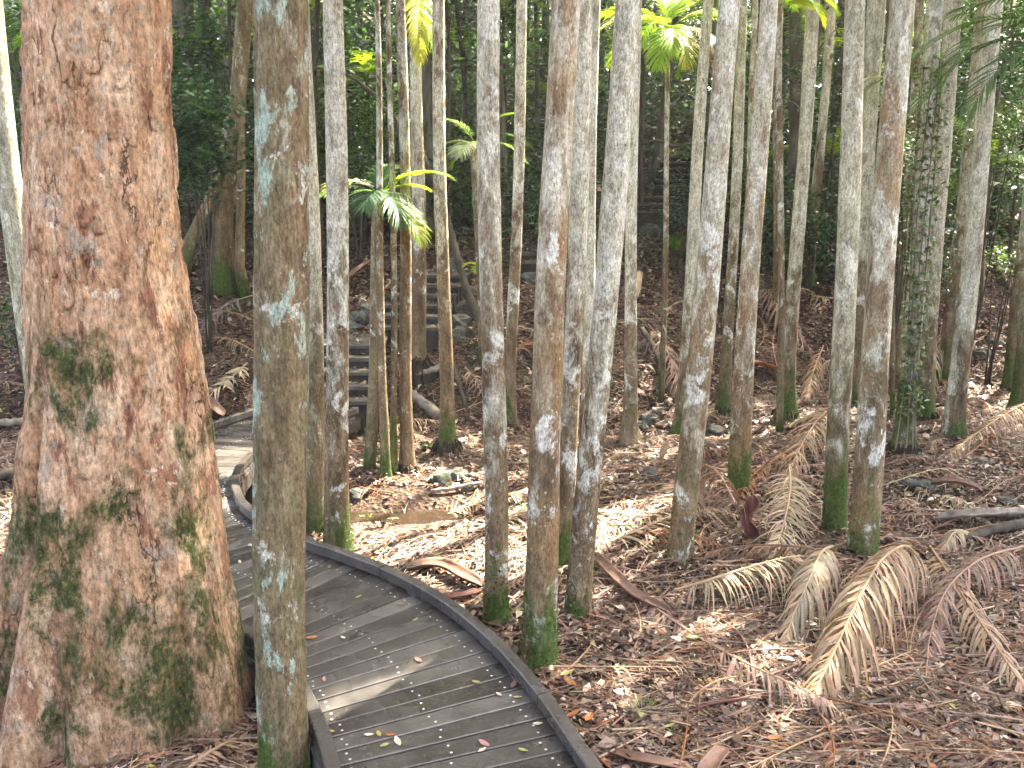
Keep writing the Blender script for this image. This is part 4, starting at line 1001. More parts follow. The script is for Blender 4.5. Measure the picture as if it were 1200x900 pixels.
Pv = np.array(Pv); o = bpy.data.objects.new('leaves', quad_mesh('leaves', leaves_quads(Pv, rng.uniform(.05, .1, len(Pv)), rng.uniform(.03, .05, len(Pv)), .2), pick_cols([(.09, .14, .05, 3), (.17, .23, .1, 2), (.28, .34, .15, 1)], len(Pv)), M['leaf'])); link(o, root)

# ================================================================== FALLEN FRONDS
DEADC = {'straw': (.44, .33, .205), 'tan': (.36, .235, .14), 'brown': (.19, .105, .065), 'pinkish': (.30, .185, .13), 'rusty': (.24, .105, .048), 'grey': (.2, .16, .125)}
def dead_frond(way, colour, leaf, label, npair=44, width=.02, droop=.9, group=None, t0=.12, rr=.011, onesided=0, splay=62, mess=.45):
    """way: world points of the rachis from stalk to tip"""
    P = spline(np.array([list(p) for p in way]), 10); P = resample(P, .03); n = len(P); S = [Vector(p) for p in P]
    base = S[0].copy(); base.z = hz(base.x, base.y)
    root = empty('fallen_palm_frond', base, label=label, category='palm frond', group=group)
    tot = (n - 1) * .03; V = []; F = []; C = []; col = DEADC[colour]
    for j in range(npair):
        t = t0 + (1 - t0) * (j + rnd.random() * .8) / npair; f = t * (n - 1); i = min(int(f), n - 2); b = S[i].lerp(S[i + 1], f - i)
        tg = (S[min(i + 2, n - 1)] - S[max(i - 1, 0)]).normalized(); sd = Vector((0, 0, 1)).cross(tg); sd = sd.normalized() if sd.length > .05 else Vector((1, 0, 0)); up = tg.cross(sd)
        tt = (t - t0) / (1 - t0); ll = leaf * (.25 + .75 * math.sin(math.pi * min(1, .15 + .8 * tt)) ** .6) * rnd.uniform(.75 - .35 * mess, 1.1)
        ang0 = splay - 34 * tt * min(1, splay / 60)
        for s in (-1, 1):
            if onesided and s != onesided and rnd.random() < .75: continue
            if rnd.random() < min(.5, .04 + .2 * mess): continue
            ang = math.radians(ang0 + rnd.gauss(0, 5 + 16 * mess))
            d = (tg * math.cos(ang) + sd * s * math.sin(ang) + up * rnd.uniform(-.05, .3)).normalized(); q = b.copy(); o = len(V)
            w0 = width * 1.25 * rnd.uniform(.6, 1.15); tw = rnd.uniform(-.8, .8); nn = (d.cross(up).normalized() + up * tw).normalized(); c = hsvj(col, .3)
            curl = Vector((rnd.gauss(0, .12 + .4 * mess), rnd.gauss(0, .12 + .4 * mess), 0)); nseg = 5
            for k in range(nseg + 1):
                wk = (.5, 1, .95, .75, .45, .08)[k]
                V += [q + nn * w0 * wk * .5, q - nn * w0 * wk * .5]; C += [c, c]
                d = (d + Vector((0, 0, -droop * .22 * (1 + k * .35))) + curl * .3).normalized(); q = q + d * (ll / nseg)
                g = hz(q.x, q.y) + .012
                if q.z < g: q.z = g; d.z = max(d.z, -.02); d.normalize()
                if onesided == 0 and q.z < g + .05: nn = (nn + Vector((nn.x, nn.y, 0)) * .4).normalized()
            for k in range(nseg): F.append((o + 2 * k, o + 2 * k + 1, o + 2 * k + 3, o + 2 * k + 2))
    mobj('leaflets', np.array(V) - np.array(base), F, M['dead'], root, False, C)
    st = max(1, n // 24); ids = list(range(0, n, st)); Vt, Ft = tube([S[i] - base for i in ids], [rr * (1.15 - .9 * i / n) for i in ids], 6)
    cc = hsvj(tuple(min(1, v * 1.15) for v in col), .1); mobj('rachis', Vt, Ft, M['dead'], root, True, [cc] * len(Vt))
    return root
def W(*pts): return [gp(px, py, lift) for px, py, lift in pts]
dead_frond(W((1075, 650, .30), (1058, 640, .48), (1030, 660, .50), (1000, 715, .38), (970, 780, .16), (948, 822, .03)), 'tan', .62, 'largest pale tan dead frond arching over the litter right of the boardwalk', 105, .019, 2.0, rr=.013, mess=.3)
dead_frond(W((975, 640, .34), (962, 648, .38), (948, 680, .32), (930, 720, .14), (922, 745, .06)), 'straw', .42, 'straw-coloured dead frond hanging just left of the largest arching frond', 80, .017, 2.0, mess=.3)
dead_frond(W((790, 692, .08), (830, 680, .22), (880, 664, .32), (930, 652, .34), (975, 655, .25)), 'straw', .44, 'pale dead frond propped sideways with leaflets hanging like a comb', 74, .015, 2.0, mess=.3)
dead_frond(W((690, 648, .03), (740, 690, .05), (800, 735, .06), (870, 775, .10), (950, 812, .12), (985, 835, .05)), 'pinkish', .34, 'long pale-stalked dead frond stretching across the near litter', 80, .016, 1.8, t0=.35, rr=.01)
dead_frond(W((985, 650, .2), (930, 640, .22), (870, 640, .12), (815, 650, .05)), 'brown', .36, 'brown dead frond lying behind the comb-like frond', 64, .015, 1.5)
dead_frond(W((925, 545, .42), (926, 575, .34), (918, 615, .18), (905, 655, .04)), 'straw', .40, 'fan-like straw frond standing against the litter before the close pair', 66, .017, .6, splay=70)
dead_frond(W((992, 468, .45), (960, 490, .42), (935, 530, .25), (920, 570, .05)), 'tan', .50, 'long-fingered tan frond leaning against the left palm of the close pair', 70, .016, 1.1)
dead_frond(W((862, 590, .55), (842, 555, .52), (825, 550, .38), (815, 600, .1)), 'pinkish', .46, 'dark drooping frond in front of the orange-blotched palm', 64, .015, 2.0)
dead_frond(W((1205, 470, .2), (1170, 490, .28), (1135, 515, .15), (1110, 535, .05)), 'tan', .42, 'tan frond heap below the right edge palm', 80, .016, 1.5)
dead_frond(W((895, 545, .05), (880, 560, .12), (868, 580, .1)), 'rusty', .25, 'short rusty frond piece beside the red sheath', 26, .02, .8)
dead_frond(W((1000, 540, .1), (960, 520, .2), (920, 530, .18), (885, 560, .05)), 'rusty', .3, 'rusty brown frond between the orange-blotched palm and the close pair', 40, .018, .8)
dead_frond(W((1200, 640, .1), (1150, 655, .22), (1110, 690, .2), (1090, 745, .1), (1085, 800, .02)), 'pinkish', .42, 'pinkish frond drooping at the right beyond the largest arching frond', 84, .015, 1.7)
dead_frond(W((1090, 640, .05), (1130, 700, .15), (1170, 760, .14), (1210, 820, .05)), 'tan', .4, 'tan frond running down the right edge of the litter', 80, .015, 1.5)
dead_frond(W((760, 380, .2), (775, 400, .35), (790, 430, .3), (800, 470, .1)), 'pinkish', .5, 'dead frond hanging down the far bank right of the white palm', 44, .024, 1.1)
dead_frond(W((880, 315, .2), (905, 350, .4), (930, 385, .35), (950, 410, .1)), 'pinkish', .6, 'large dead frond sprawled on the bank behind the orange-blotched palm', 50, .026, 1.1)
dead_frond(W((980, 350, .25), (950, 345, .35), (920, 330, .3), (890, 320, .1)), 'tan', .55, 'tan frond spread on the bank left of the close pair', 46, .024, .9)
dead_frond(W((965, 405, .25), (955, 430, .3), (945, 465, .12)), 'tan', .4, 'brown skirt-like frond hanging right of the grey palm with green foot', 40, .022, 1.4)
dead_frond(W((1118, 360, .5), (1110, 385, .55), (1095, 410, .5), (1090, 460, .1)), 'straw', .45, 'pale frond draped beside the brownish palm', 36, .02, 1.5)
dead_frond(W((600, 415, .1), (620, 400, .2), (640, 410, .2), (655, 440, .05)), 'rusty', .5, 'rusty frond on the bank behind the stout mossy-footed palm', 44, .022, .8)
dead_frond(W((545, 430, .1), (565, 450, .2), (590, 470, .15), (612, 500, .03)), 'pinkish', .4, 'dead frond on the bank between the slim and the brown palms', 40, .02, .9)
dead_frond(W((300, 345, .25), (270, 355, .3), (245, 375, .2), (225, 400, .05)), 'grey', .5, 'grey skeletal frond on the slope above the walkway bend', 26, .014, .9)
dead_frond(W((290, 425, .1), (262, 450, .18), (240, 462, .1), (225, 470, .02)), 'straw', .32, 'pale straw frond fan lying above the far kerb', 30, .035, .4, splay=75)
dead_frond(W((400, 500, .02), (430, 495, .1), (470, 500, .1), (500, 515, .02)), 'tan', .4, 'tan frond heap behind the speckled palm', 50, .02, .8)
dead_frond(W((560, 620, .04), (610, 600, .1), (670, 598, .1), (740, 600, .04)), 'straw', .45, 'sunlit straw frond lying flat beyond the brown and white palm', 56, .02, .6)
dead_frond(W((500, 612, .03), (560, 590, .08), (620, 575, .08), (690, 580, .03)), 'tan', .42, 'sunlit tan frond beside the creek pool', 56, .02, .6)
dead_frond(W((700, 640, .03), (750, 620, .08), (800, 600, .08), (850, 595, .03)), 'straw', .42, 'sunlit pale frond right of the leaning palm', 56, .02, .6)
dead_frond(W((0, 600, .05), (20, 610, .1), (40, 600, .05), (60, 590, .02)), 'grey', .35, 'dry grey frond left of the big tree foot', 30, .02, .9)
dead_frond(W((215, 905, .02), (240, 885, .07), (262, 872, .07), (282, 862, .02)), 'tan', .16, 'small dry frond piece at the foot of the big tree', 26, .012, .6)

# random fronds through the litter; labelled after the nearest palm
RANDOM_FRONDS = []
def clear_of_walk(x, y, m=.05):
    d = np.min(np.hypot(Cc[:, 0] - x, Cc[:, 1] - y)); return d > WID / 2 + m
cnt = 0; tries = 0
while cnt < 226 and tries < 9000:
    tries += 1
    px = rnd.uniform(400, 1230); py = rnd.uniform(330, 905)
    if rnd.random() < .14: px, py = rnd.uniform(-20, 300), rnd.uniform(340, 470)
    if 105 < cnt < 140: px, py = rnd.uniform(560, 1000), rnd.uniform(320, 490)
    if cnt >= 140: px, py = rnd.uniform(660, 1220), rnd.uniform(440, 690)
    if cnt >= 190: px, py = rnd.uniform(680, 1215), rnd.uniform(690, 905)
    near = py > 660
    if near and cnt < 190 and rnd.random() < .35: continue
    if 410 < px < 560 and (575 < py < 612 or 290 < py < 500): continue
    if px < 760 and 600 < py and px < 700: 
        if rnd.random() < .6: continue
    b = gp(px, py)
    if b.y > 17 or not clear_of_walk(b.x, b.y, .1): continue
    L = rnd.uniform(.7, 1.5) * (1.3 if 105 < cnt < 140 else 1); az = rnd.uniform(0, 6.28) if rnd.random() < .4 else rnd.gauss(.0, .5) + rnd.choice((0, math.pi))
    lift = rnd.uniform(.01, .05 if near else .13); side = rnd.uniform(-.5, .5); way = []
    ok = True
    for t in np.linspace(0, 1, 5):
        x = b.x + math.cos(az + side * t) * L * (t - .5); y = b.y + math.sin(az + side * t) * L * (t - .5) * .9
        if not clear_of_walk(x, y, .04): ok = False
        way.append((x, y, hz(x, y) + .02 + lift * math.sin(math.pi * min(1, t * 1.0))))
    if not ok: continue
    colour = rnd.choice(['tan', 'tan', 'brown', 'brown', 'brown', 'pinkish', 'pinkish', 'tan', 'rusty', 'grey', 'straw'])
    o = dead_frond(way, colour, rnd.uniform(.22, .42), 'x', rnd.randint(40, 66), rnd.uniform(.007, .013), rnd.uniform(.8, 2.0), 'dead fronds scattered on the forest floor', mess=rnd.uniform(1.3, 2.4) if near else rnd.uniform(.7, 1.5), splay=rnd.uniform(25, 66), rr=.007)
    RANDOM_FRONDS.append((o, px, py, colour)); cnt += 1

# ------------------------------------------------------------------ palm sheaths and sticks
def sheath(label, way, width, mat, curl=1.4, name='fallen_palm_sheath', cat='palm sheath', thick=.008):
    P = resample(spline(np.array([list(p) for p in way]), 8), .05); S = [Vector(p) for p in P]; n = len(S); pts, T_, X_ = frames(S)
    base = Vector((S[0].x, S[0].y, hz(S[0].x, S[0].y))); V = []; F = []; m = 9
    for i, (p, t) in enumerate(zip(pts, T_)):
        k = i / (n - 1); sd = Vector((0, 0, 1)).cross(t); sd = sd.normalized() if sd.length > .05 else Vector((1, 0, 0)); up = t.cross(sd)
        wv = width * (math.sin(math.pi * min(1, .1 + .85 * k)) ** .5 * .8 + .2) * (1 + .1 * math.sin(k * 9))
        if k > .93: wv *= max(.15, (1 - k) / .07)
        for j in range(m):
            a = (j / (m - 1) - .5) * 2 * curl; r = wv / (2 * max(math.sin(min(curl, 1.57)), .3))
            V.append(p + sd * r * math.sin(a) + up * (r * (1 - math.cos(a)) * (1 + .12 * math.sin(k * 13 + j))) - base)
    for i in range(n - 1):
        for j in range(m - 1): F.append((i * m + j, i * m + j + 1, (i + 1) * m + j + 1, (i + 1) * m + j))
    o = mobj(name, V, F, mat); o.location = base; o['label'] = label; o['category'] = cat
    sm = o.modifiers.new('thick', 'SOLIDIFY'); sm.thickness = thick
    return o
sheath('long curved brown palm sheath right of the leaning palm', W((694, 652, .08), (715, 672, .09), (745, 700, .06), (792, 722, .03)), .11, M['sheath'])
sheath('brown palm sheath lying left of the brown and white palm', W((478, 668, .03), (515, 664, .06), (545, 678, .08), (566, 688, .04)), .16, M['sheath'], 1.2)
sheath('reddish flat sheath piece against the kerb', W((505, 703, .03), (535, 700, .05), (565, 692, .06)), .09, M['redsheath'], .8)
sheath('dark red sheath standing upright by the orange-blotched palm', [gp(878, 632), gp(878, 632) + Vector((0, .02, .15)), gp(878, 632) + Vector((.02, .03, .3)), gp(878, 632) + Vector((.03, .06, .42))], .14, M['redsheath'], 1.5)
sheath('orange-brown sheath behind the orange-blotched palm', W((876, 428, .25), (890, 427, .2), (905, 432, .15), (922, 436, .12)), .2, M['orsheath'], 1.0)
sheath('pale upright sheath on the litter right of the white palm', [gp(776, 540), gp(777, 540) + Vector((.03, 0, .12)), gp(779, 540) + Vector((.06, .02, .24))], .13, M['palesheath'], 1.3)
sheath('dark grey sheath at the right edge of the litter', W((1092, 610, .04), (1130, 606, .1), (1175, 604, .1), (1215, 602, .05)), .16, M['greywood'], 1.2)
sheath('brown sheath pointing up at the bottom edge', W((822, 915, .02), (838, 892, .06), (852, 876, .08)), .11, M['sheath'], 1.2)
sheath('tan sheath lying at the bottom edge right of the kerb', W((716, 882, .03), (745, 890, .05), (790, 898, .05), (815, 902, .03)), .08, M['sheath'], 1.1)
sheath('pinkish sheath on the litter behind the close pair', W((1092, 568, .05), (1120, 566, .1), (1150, 575, .05)), .15, M['sheath'], 1.2)
sheath('flat grey-pink sheath on the bank above the far kerb', W((234, 462, .15), (248, 475, .12), (262, 488, .05)), .22, M['sheath'], .7)
sheath('reddish curved sheath on the slope right of the speckled palm', W((405, 330, .15), (420, 318, .25), (437, 305, .35)), .2, M['sheath'], 1.1)
sheath('pale sheath leaning on the slope beside the white palm', W((745, 350, .1), (748, 335, .25), (750, 318, .4)), .13, M['palesheath'], 1.0)
sheath('orange scrap of sheath on the bank beside the slim grey palm', W((798, 296, .1), (805, 292, .2), (812, 296, .1)), .2, M['orsheath'], .9)
sheath('dark purple-brown sheath on the bank behind the stout palm', W((614, 370, .05), (625, 366, .1), (636, 368, .05)), .16, M['sheath'], 1.1)
sheath('brown curled sheath below the largest arching frond', W((1000, 770, .03), (1015, 750, .08), (1035, 740, .05)), .12, M['sheath'], 1.2)

def stick(label, way, r0, r1, mat, name='fallen_branch', cat='branch', knots=True):
    P = resample(spline(np.array([list(p) for p in way]), 8), .06); n = len(P); base = Vector((P[0][0], P[0][1], hz(P[0][0], P[0][1])))
    mb = MB(); mb.tube([Vector(p) - base + Vector((0, 0, rnd.uniform(-.25, .25) * r0)) for p in P], [(r0 + (r1 - r0) * i / (n - 1)) * rnd.uniform(.88, 1.12) for i in range(n)], 9)
    o = mb.obj(name, mat); o.location = base; o['label'] = label; o['category'] = cat; return o
stick('pale weathered log lying left of the slim palm on a root mound', W((484, 460, .1), (495, 472, .1), (515, 488, .08)), .07, .075, M['greywood'], 'fallen_log', 'log')
stick('pinkish broken branch behind the weathered log', W((488, 440, .15), (505, 434, .18), (525, 426, .15)), .045, .05, M['greywood'])
stick('dark leaning dead stem beside the middle steps', [gp(560, 375), gp(560, 375) + Vector((-.25, .1, .7)), gp(560, 375) + Vector((-.5, .3, 1.6)), gp(560, 375) + Vector((-.95, .5, 2.8))], .075, .04, M['darkwood'], 'leaning_stem', 'dead stem')
stick('dark arching branch behind the speckled palm', [at_y(355, 78, 13.5), at_y(400, 85, 13.5), at_y(432, 105, 13.5), at_y(452, 130, 13.4), at_y(468, 152, 13.3), at_y(474, 250, 13.3), at_y(478, 345, 13.2)], .025, .045, M['darkwood'], 'arching_branch', 'branch')
stick('dark hooked branch before the topmost steps', [at_y(752, 168, 16), at_y(770, 165, 16), at_y(790, 172, 16), at_y(815, 176, 16), at_y(818, 260, 16.1), at_y(820, 330, 16.1)], .03, .05, M['darkwood'], 'arching_branch', 'branch')
stick('dark curved log at the right edge of the litter', W((1106, 634, .04), (1135, 630, .06), (1165, 620, .08), (1215, 612, .06)), .035, .06, M['darkwood'], 'fallen_log', 'log')
stick('short dark log beside the brown sheath', W((470, 667, .03), (485, 664, .04), (500, 662, .03)), .035, .03, M['darkwood'], 'fallen_log', 'log')
stick('thin grey branch lying across the creek edge', W((505, 575, .04), (530, 572, .05), (565, 565, .06)), .025, .02, M['greywood'])
stick('long thin pale stalk lying right of the close pair', W((1070, 596, .06), (1120, 600, .06), (1185, 606, .05)), .014, .01, M['greywood'])
stick('thick grey root lying left of the big tree', W((-10, 497, .05), (15, 495, .1), (40, 490, .06)), .06, .05, M['greywood'])
stick('dark log in the shade left of the big tree', W((-20, 560, .05), (10, 555, .08), (45, 545, .05)), .05, .06, M['darkwood'], 'fallen_log', 'log')
stick('slanting dead trunk leaning on the far bank', [gp(790, 470), gp(780, 440, .15), gp(765, 405, .25), gp(752, 385, .3)], .06, .045, M['darkwood'])
stick('dark stick slanting beside the slim palm on a root mound', W((547, 478, .02), (538, 450, .25), (530, 420, .4)), .035, .025, M['darkwood'])
stick('dark slanting branch on the dirt bank at right', W((1188, 345, .05), (1170, 315, .1), (1148, 275, .2)), .05, .03, M['darkwood'])
stick('dark stick lying at the foot of the largest arching frond', W((945, 838, .03), (985, 830, .04), (1060, 815, .04)), .012, .009, M['darkwood'])
stick('pale twig in the near litter below the stout palm', W((672, 690, .02), (720, 725, .03), (765, 755, .03)), .008, .005, M['greywood'])
stick('reddish stalk slanting in the litter near the tuft', W((808, 832, .02), (845, 822, .05), (900, 815, .05)), .012, .008, M['redsheath'])

# rocks along the steps and the creek
def rock(label, px, py, r, sq=.7, mat='rock'):
    b = gp(px, py); n = 10; V = []; F = []; ph = rnd.uniform(0, 50)
    u = np.linspace(0, 2 * math.pi, 14, endpoint=False); v = np.linspace(0, math.pi, 9)
    for vv in v:
        for uu in u:
            d = np.array([math.cos(uu) * math.sin(vv), math.sin(uu) * math.sin(vv), math.cos(vv)])
            d2 = np.sign(d) * np.abs(d) ** .75
            k = r * (1 + .28 * float(vn3(d[0] * 1.7 + ph, d[1] * 1.7, d[2] * 1.7)) + .1 * float(vn3(d[0] * 4 + ph, d[1] * 4, d[2] * 4)))
            V.append((d2[0] * k, d2[1] * k * .9, d2[2] * k * sq + r * sq * .05))
    for i in range(8):
        for k in range(14): F.append((i * 14 + k, (i + 1) * 14 + k, (i + 1) * 14 + (k + 1) % 14, i * 14 + (k + 1) % 14))
    o = mobj('rock', V, F, M[mat], smooth_=False); o.location = b; o.rotation_euler = (0, 0, rnd.uniform(0, 6)); o['label'] = label; o['category'] = 'rock'; o['group'] = 'rocks along the creek and steps'
ROCKS = [('square mossy block below the slim palm on a root mound', 518, 563, .16), ('flat grey stone on the mud right of the speckled palm', 417, 580, .1), ('wet dark stone at the creek edge', 540, 560, .12), ('small pale stone beside the mossy block', 548, 572, .06),
    ('mossy boulder right of the lower steps, at their foot', 428, 485, .2), ('grey boulder right of the lower steps, halfway up', 436, 455, .2), ('mossy rock right of the lower steps, near the top', 440, 425, .18), ('large rock above the lower steps on the left', 372, 395, .2), ('small rock left of the lower landing', 376, 412, .13), ('rock on the slope left of the middle steps', 412, 388, .2),
    ('long rock beside the middle steps', 424, 375, .2), ('small rock left of the middle steps', 430, 362, .15), ('grey rock at the right end of the middle steps', 548, 365, .22), ('stacked rock right of the teal post', 535, 378, .2), ('low rock below the middle landing', 542, 392, .18), ('flat stone right of the middle landing', 555, 345, .2), ('rock above the middle landing', 530, 312, .22), ('pale rock below the two short steps', 622, 330, .22), ('dark rock left of the two short steps', 608, 318, .2),
    ('block of stone right of the two short steps', 645, 318, .2), ('grey rock on the bank left of the timber steps', 738, 262, .25), ('grey rock below the timber steps', 762, 272, .25), ('dark wet stone in the gully right of the white palm', 760, 492, .14), ('flat wet stone in the gully', 772, 484, .12), ('small gully stone beside the white palm', 752, 500, .1), ('dark stone on the litter before the slim grey palm', 762, 555, .1),
    ('slate-coloured rock in the litter behind the orange-blotched palm', 838, 508, .14), ('wet grey rock right of the painted-mark palm', 1066, 570, .12), ('black rock beside the wet grey rock', 1085, 572, .12), ('dark stone below the right edge palm', 1150, 545, .12), ('bluish stone at the right side of the litter', 1180, 590, .1), ('dark rock beyond the silver-grey palm', 1150, 415, .16), ('rock on the dirt bank beyond the silver-grey palm', 1165, 402, .16)]
for l, px, py, r in ROCKS: rock(l, px, py, r)
b = gp(815, 877); rock('pale rounded stone in the near litter beside the brown sheath', 817, 880, .035, .7, 'nut')

# teal post by the steps
b = gp(497, 388); tpz = at_y(497, 338, b.y); Hh = tpz.z - b.z
root = empty('marker_post', b, label='slim teal painted post beside the middle steps', category='post')
def box(c, sx, sy, z0, z1): 
    return [(c[0] + a * sx, c[1] + q * sy, z) for z in (z0, z1) for a, q in ((-1, -1), (1, -1), (1, 1), (-1, 1))], [(3, 2, 1, 0), (4, 5, 6, 7), (0, 1, 5, 4), (1, 2, 6, 5), (2, 3, 7, 6), (3, 0, 4, 7)]
V, F = box((0, 0), .026, .026, -.1, Hh); mobj('post', V, F, M['teal'], root, False)
V, F = box((0, 0), .034, .034, Hh + .001, Hh + .02); mobj('cap', V, F, M['teal'], root, False)

# ------------------------------------------------------------------ leaf litter (uncountable)
def scatter(n, ymin, ymax, power=1.0):
    Y = ymin + (ymax - ymin) * rng.random(n) ** power; x = (rng.random(n) * 2 - 1) * (.66 * Y + .6)
    return x, Y
LITP = [(.09, .05, .035, 6), (.155, .09, .063, 7), (.25, .155, .108, 6), (.4, .29, .215, 3.2), (.5, .4, .3, 1.5), (.28, .11, .04, 1.0), (.04, .026, .02, 7), (.42, .36, .1, .2), (.2, .21, .08, .15)]
nl = 150000
x, Y = scatter(nl, 2.6, 15.5, 1.15)
dmin = np.full(nl, 9.0)
for k in range(0, len(Cc), 4): dmin = np.minimum(dmin, np.hypot(Cc[k, 0] - x, Cc[k, 1] - Y))
keep = (dmin > WID / 2 + .02) | (height(x, Y) < -.05) & (dmin > WID / 2 - .2)
dens = vn2(x * 1.3 + 4, Y * 1.3) * .5 + .75; keep &= rng.random(nl) < dens
creek_hole = (x > -2.1) & (x < .2) & (np.abs(Y - 8.4) < .4); keep &= ~(creek_hole & (rng.random(nl) < .9))
x, Y = x[keep], Y[keep]; lz = rng.uniform(.004, .035, len(x))
for q_ in PALMS:                                     # leaves banked up against the palm feet
    m_ = 130; a_ = rng.uniform(0, 6.283, m_); d_ = np.abs(rng.normal(0, .1, m_)) + .1
    x = np.append(x, q_[1] + d_ * np.cos(a_)); Y = np.append(Y, q_[2] + d_ * np.sin(a_)); lz = np.append(lz, .01 + .09 * rng.random(m_) * np.exp(-(d_ - .1) / .1))
n = len(x)
P = np.stack([x, Y, height(x, Y) + lz], 1)
L = (.026 + .085 * rng.random(n) ** 2.0) * (.85 + .035 * Y); L = np.where(rng.random(n) < .02, L * 1.5, L)
Q = leaves_quads(P, L, L * rng.uniform(.25, .65, n), .9, fold=.3)
link(bpy.data.objects.new('leaf_litter', quad_mesh('leaf_litter', Q, pick_cols(LITP, n, .3), M['litter'])), label='brown and pale dead leaves carpeting the forest floor', category='leaf litter', kind='stuff')
# litter on the hillside
n = 60000; x, Y = scatter(n, 14.5, 26, 1.2)
P = np.stack([x, Y, height(x, Y) + rng.uniform(.004, .05, n)], 1); L = rng.uniform(.05, .13, n)
link(bpy.data.objects.new('hillside_litter', quad_mesh('hillside_litter', leaves_quads(P, L, L * rng.uniform(.3, .6, n), .7, fold=.3), pick_cols(LITP, n, .3), M['litter'])), label='dark leaf litter on the slope behind', category='leaf litter', kind='stuff')
# leaves lying on the steps
sp_pts = []
for o in list(scene.objects):
    if o.name.split('.')[0] == 'step':
        co = np.array([v_.co[:] for v_ in o.data.vertices]); zt_ = co[:, 2].max(); a_, b_ = co.min(0), co.max(0); m_ = int(110 * (b_[0] - a_[0]) * (b_[1] - a_[1])) + 14
        q_ = rng.uniform(0, 1, (m_, 3)); q_[:, 1] = q_[:, 1] ** .6; sp_pts.append(np.stack([a_[0] + q_[:, 0] * (b_[0] - a_[0]), a_[1] + q_[:, 1] * (b_[1] - a_[1]), np.full(m_, zt_ + .012)], 1))
P = np.concatenate(sp_pts); n = len(P); L = rng.uniform(.04, .12, n)
link(bpy.data.objects.new('step_litter', quad_mesh('step_litter', leaves_quads(P, L, L * rng.uniform(.3, .6, n), .9, fold=.2), pick_cols(LITP, n, .3), M['litter'])), label='dead leaves lying on the treads of the steps', category='leaf litter', kind='stuff')
# loose leaflets and twigs
n = 30000; x, Y = scatter(n, 2.8, 15, 1.3)
dmin = np.full(n, 9.0)
for k in range(0, len(Cc), 4): dmin = np.minimum(dmin, np.hypot(Cc[k, 0] - x, Cc[k, 1] - Y))
keep = (dmin > WID / 2 + .12) & ~((x > -2.1) & (x < .2) & (np.abs(Y - 8.4) < .4)); x, Y = x[keep], Y[keep]; n = len(x)
az = rng.normal(0, .75, n) + 1.6 * vn2(x * .9, Y * .9) ; L = rng.uniform(.08, .34, n); d = np.stack([np.cos(az), np.sin(az)], 1)
e0 = np.stack([x, Y], 1) - d * (L / 2)[:, None]; e1 = np.stack([x, Y], 1) + d * (L / 2)[:, None]; wv = rng.uniform(.003, .013, n)
nn = np.stack([-d[:, 1], d[:, 0]], 1)
Q = np.empty((n, 4, 3)); lift0 = rng.uniform(.01, .05, n); lift1 = rng.uniform(.01, .07, n)
for k, (e, sg, lf) in enumerate(((e0, 1, lift0), (e0, -1, lift0), (e1, -1, lift1), (e1, 1, lift1))):
    q = e + nn * (wv * sg / 2 * (1 if k < 2 else .4))[:, None]; Q[:, k, :2] = q; Q[:, k, 2] = height(e[:, 0], e[:, 1]) + lf + sg * wv * .2
link(bpy.data.objects.new('loose_leaflets', quad_mesh('loose_leaflets', Q, pick_cols([(.14, .08, .052, 5), (.22, .135, .09, 4), (.34, .24, .165, 2), (.24, .095, .042, 1.5), (.065, .04, .03, 4)], n, .3), M['dead'])), label='loose dry palm leaflets and twigs strewn over the litter', category='leaf litter', kind='stuff')

# ------------------------------------------------------------------ leaves lying on the boardwalk and a few bright ones on the ground
def leaf_mesh(L, Wd, col, seed):
    r = random.Random(seed); V = []; F = []; n = 7; m = 5
    for i in range(n):
        t = i / (n - 1); w_ = Wd * math.sin(math.pi * min(.98, t * .94 + .04)) ** .8
        for j in range(m):
            u = j / (m - 1) - .5; V.append((L * (t - .5), u * w_, .004 + .25 * abs(u) * w_ + .1 * L * (t - .5) ** 2 * 4 * r.uniform(.6, 1) + r.uniform(0, .001)))
    for i in range(n - 1):
        for j in range(m - 1): F.append((i * m + j, (i + 1) * m + j, (i + 1) * m + j + 1, i * m + j + 1))
    return make_mesh('fallen_leaf', V, F, M['litter'], True, [col] * len(V))
LC = {'orange-brown': (.38, .14, .05), 'pale': (.6, .52, .4), 'yellow': (.4, .32, .12), 'yellow-green': (.27, .29, .09), 'brown': (.26, .15, .09), 'pink': (.42, .22, .18)}
LM = {k: [leaf_mesh(.068 * s, .03 * s, c, 3 + i) for i, s in enumerate((.8, 1.1))] for k, c in LC.items()}
ON_DECK = [(366, 748, 'orange-brown', 1), (293, 640, 'pale', 1), (273, 633, 'orange-brown', 0), (602, 803, 'brown', 1), (585, 815, 'pale', 0), (607, 818, 'yellow', 0), (490, 774, 'pink', 1), (380, 797, 'pink', 0), (402, 748, 'pale', 0), (387, 858, 'yellow', 0), (444, 861, 'yellow', 0), (458, 862, 'orange-brown', 0), (466, 870, 'pale', 1), (451, 874, 'yellow-green', 0), (567, 872, 'pink', 1), (613, 880, 'yellow-green', 0), (630, 849, 'pale', 0), (487, 727, 'yellow-green', 0), (433, 862, 'pale', 0), (558, 800, 'yellow', 0), (281, 659, 'pale', 0), (565, 880, 'pale', 0), (420, 700, 'yellow', 0), (470, 708, 'brown', 0), (386, 665, 'yellow-green', 0)]
DECKLEAF = []
for i, (px, py, c, k) in enumerate(ON_DECK):
    p = at_z(px, py, DZ + .004); o = bpy.data.objects.new('fallen_leaf', LM[c][k]); o.location = p; o.rotation_euler = (rnd.uniform(-.1, .1), rnd.uniform(-.1, .1), rnd.uniform(0, 6.28))
    link(o, category='leaf', group='fallen leaves on the boardwalk'); DECKLEAF.append((o, px, py, c))
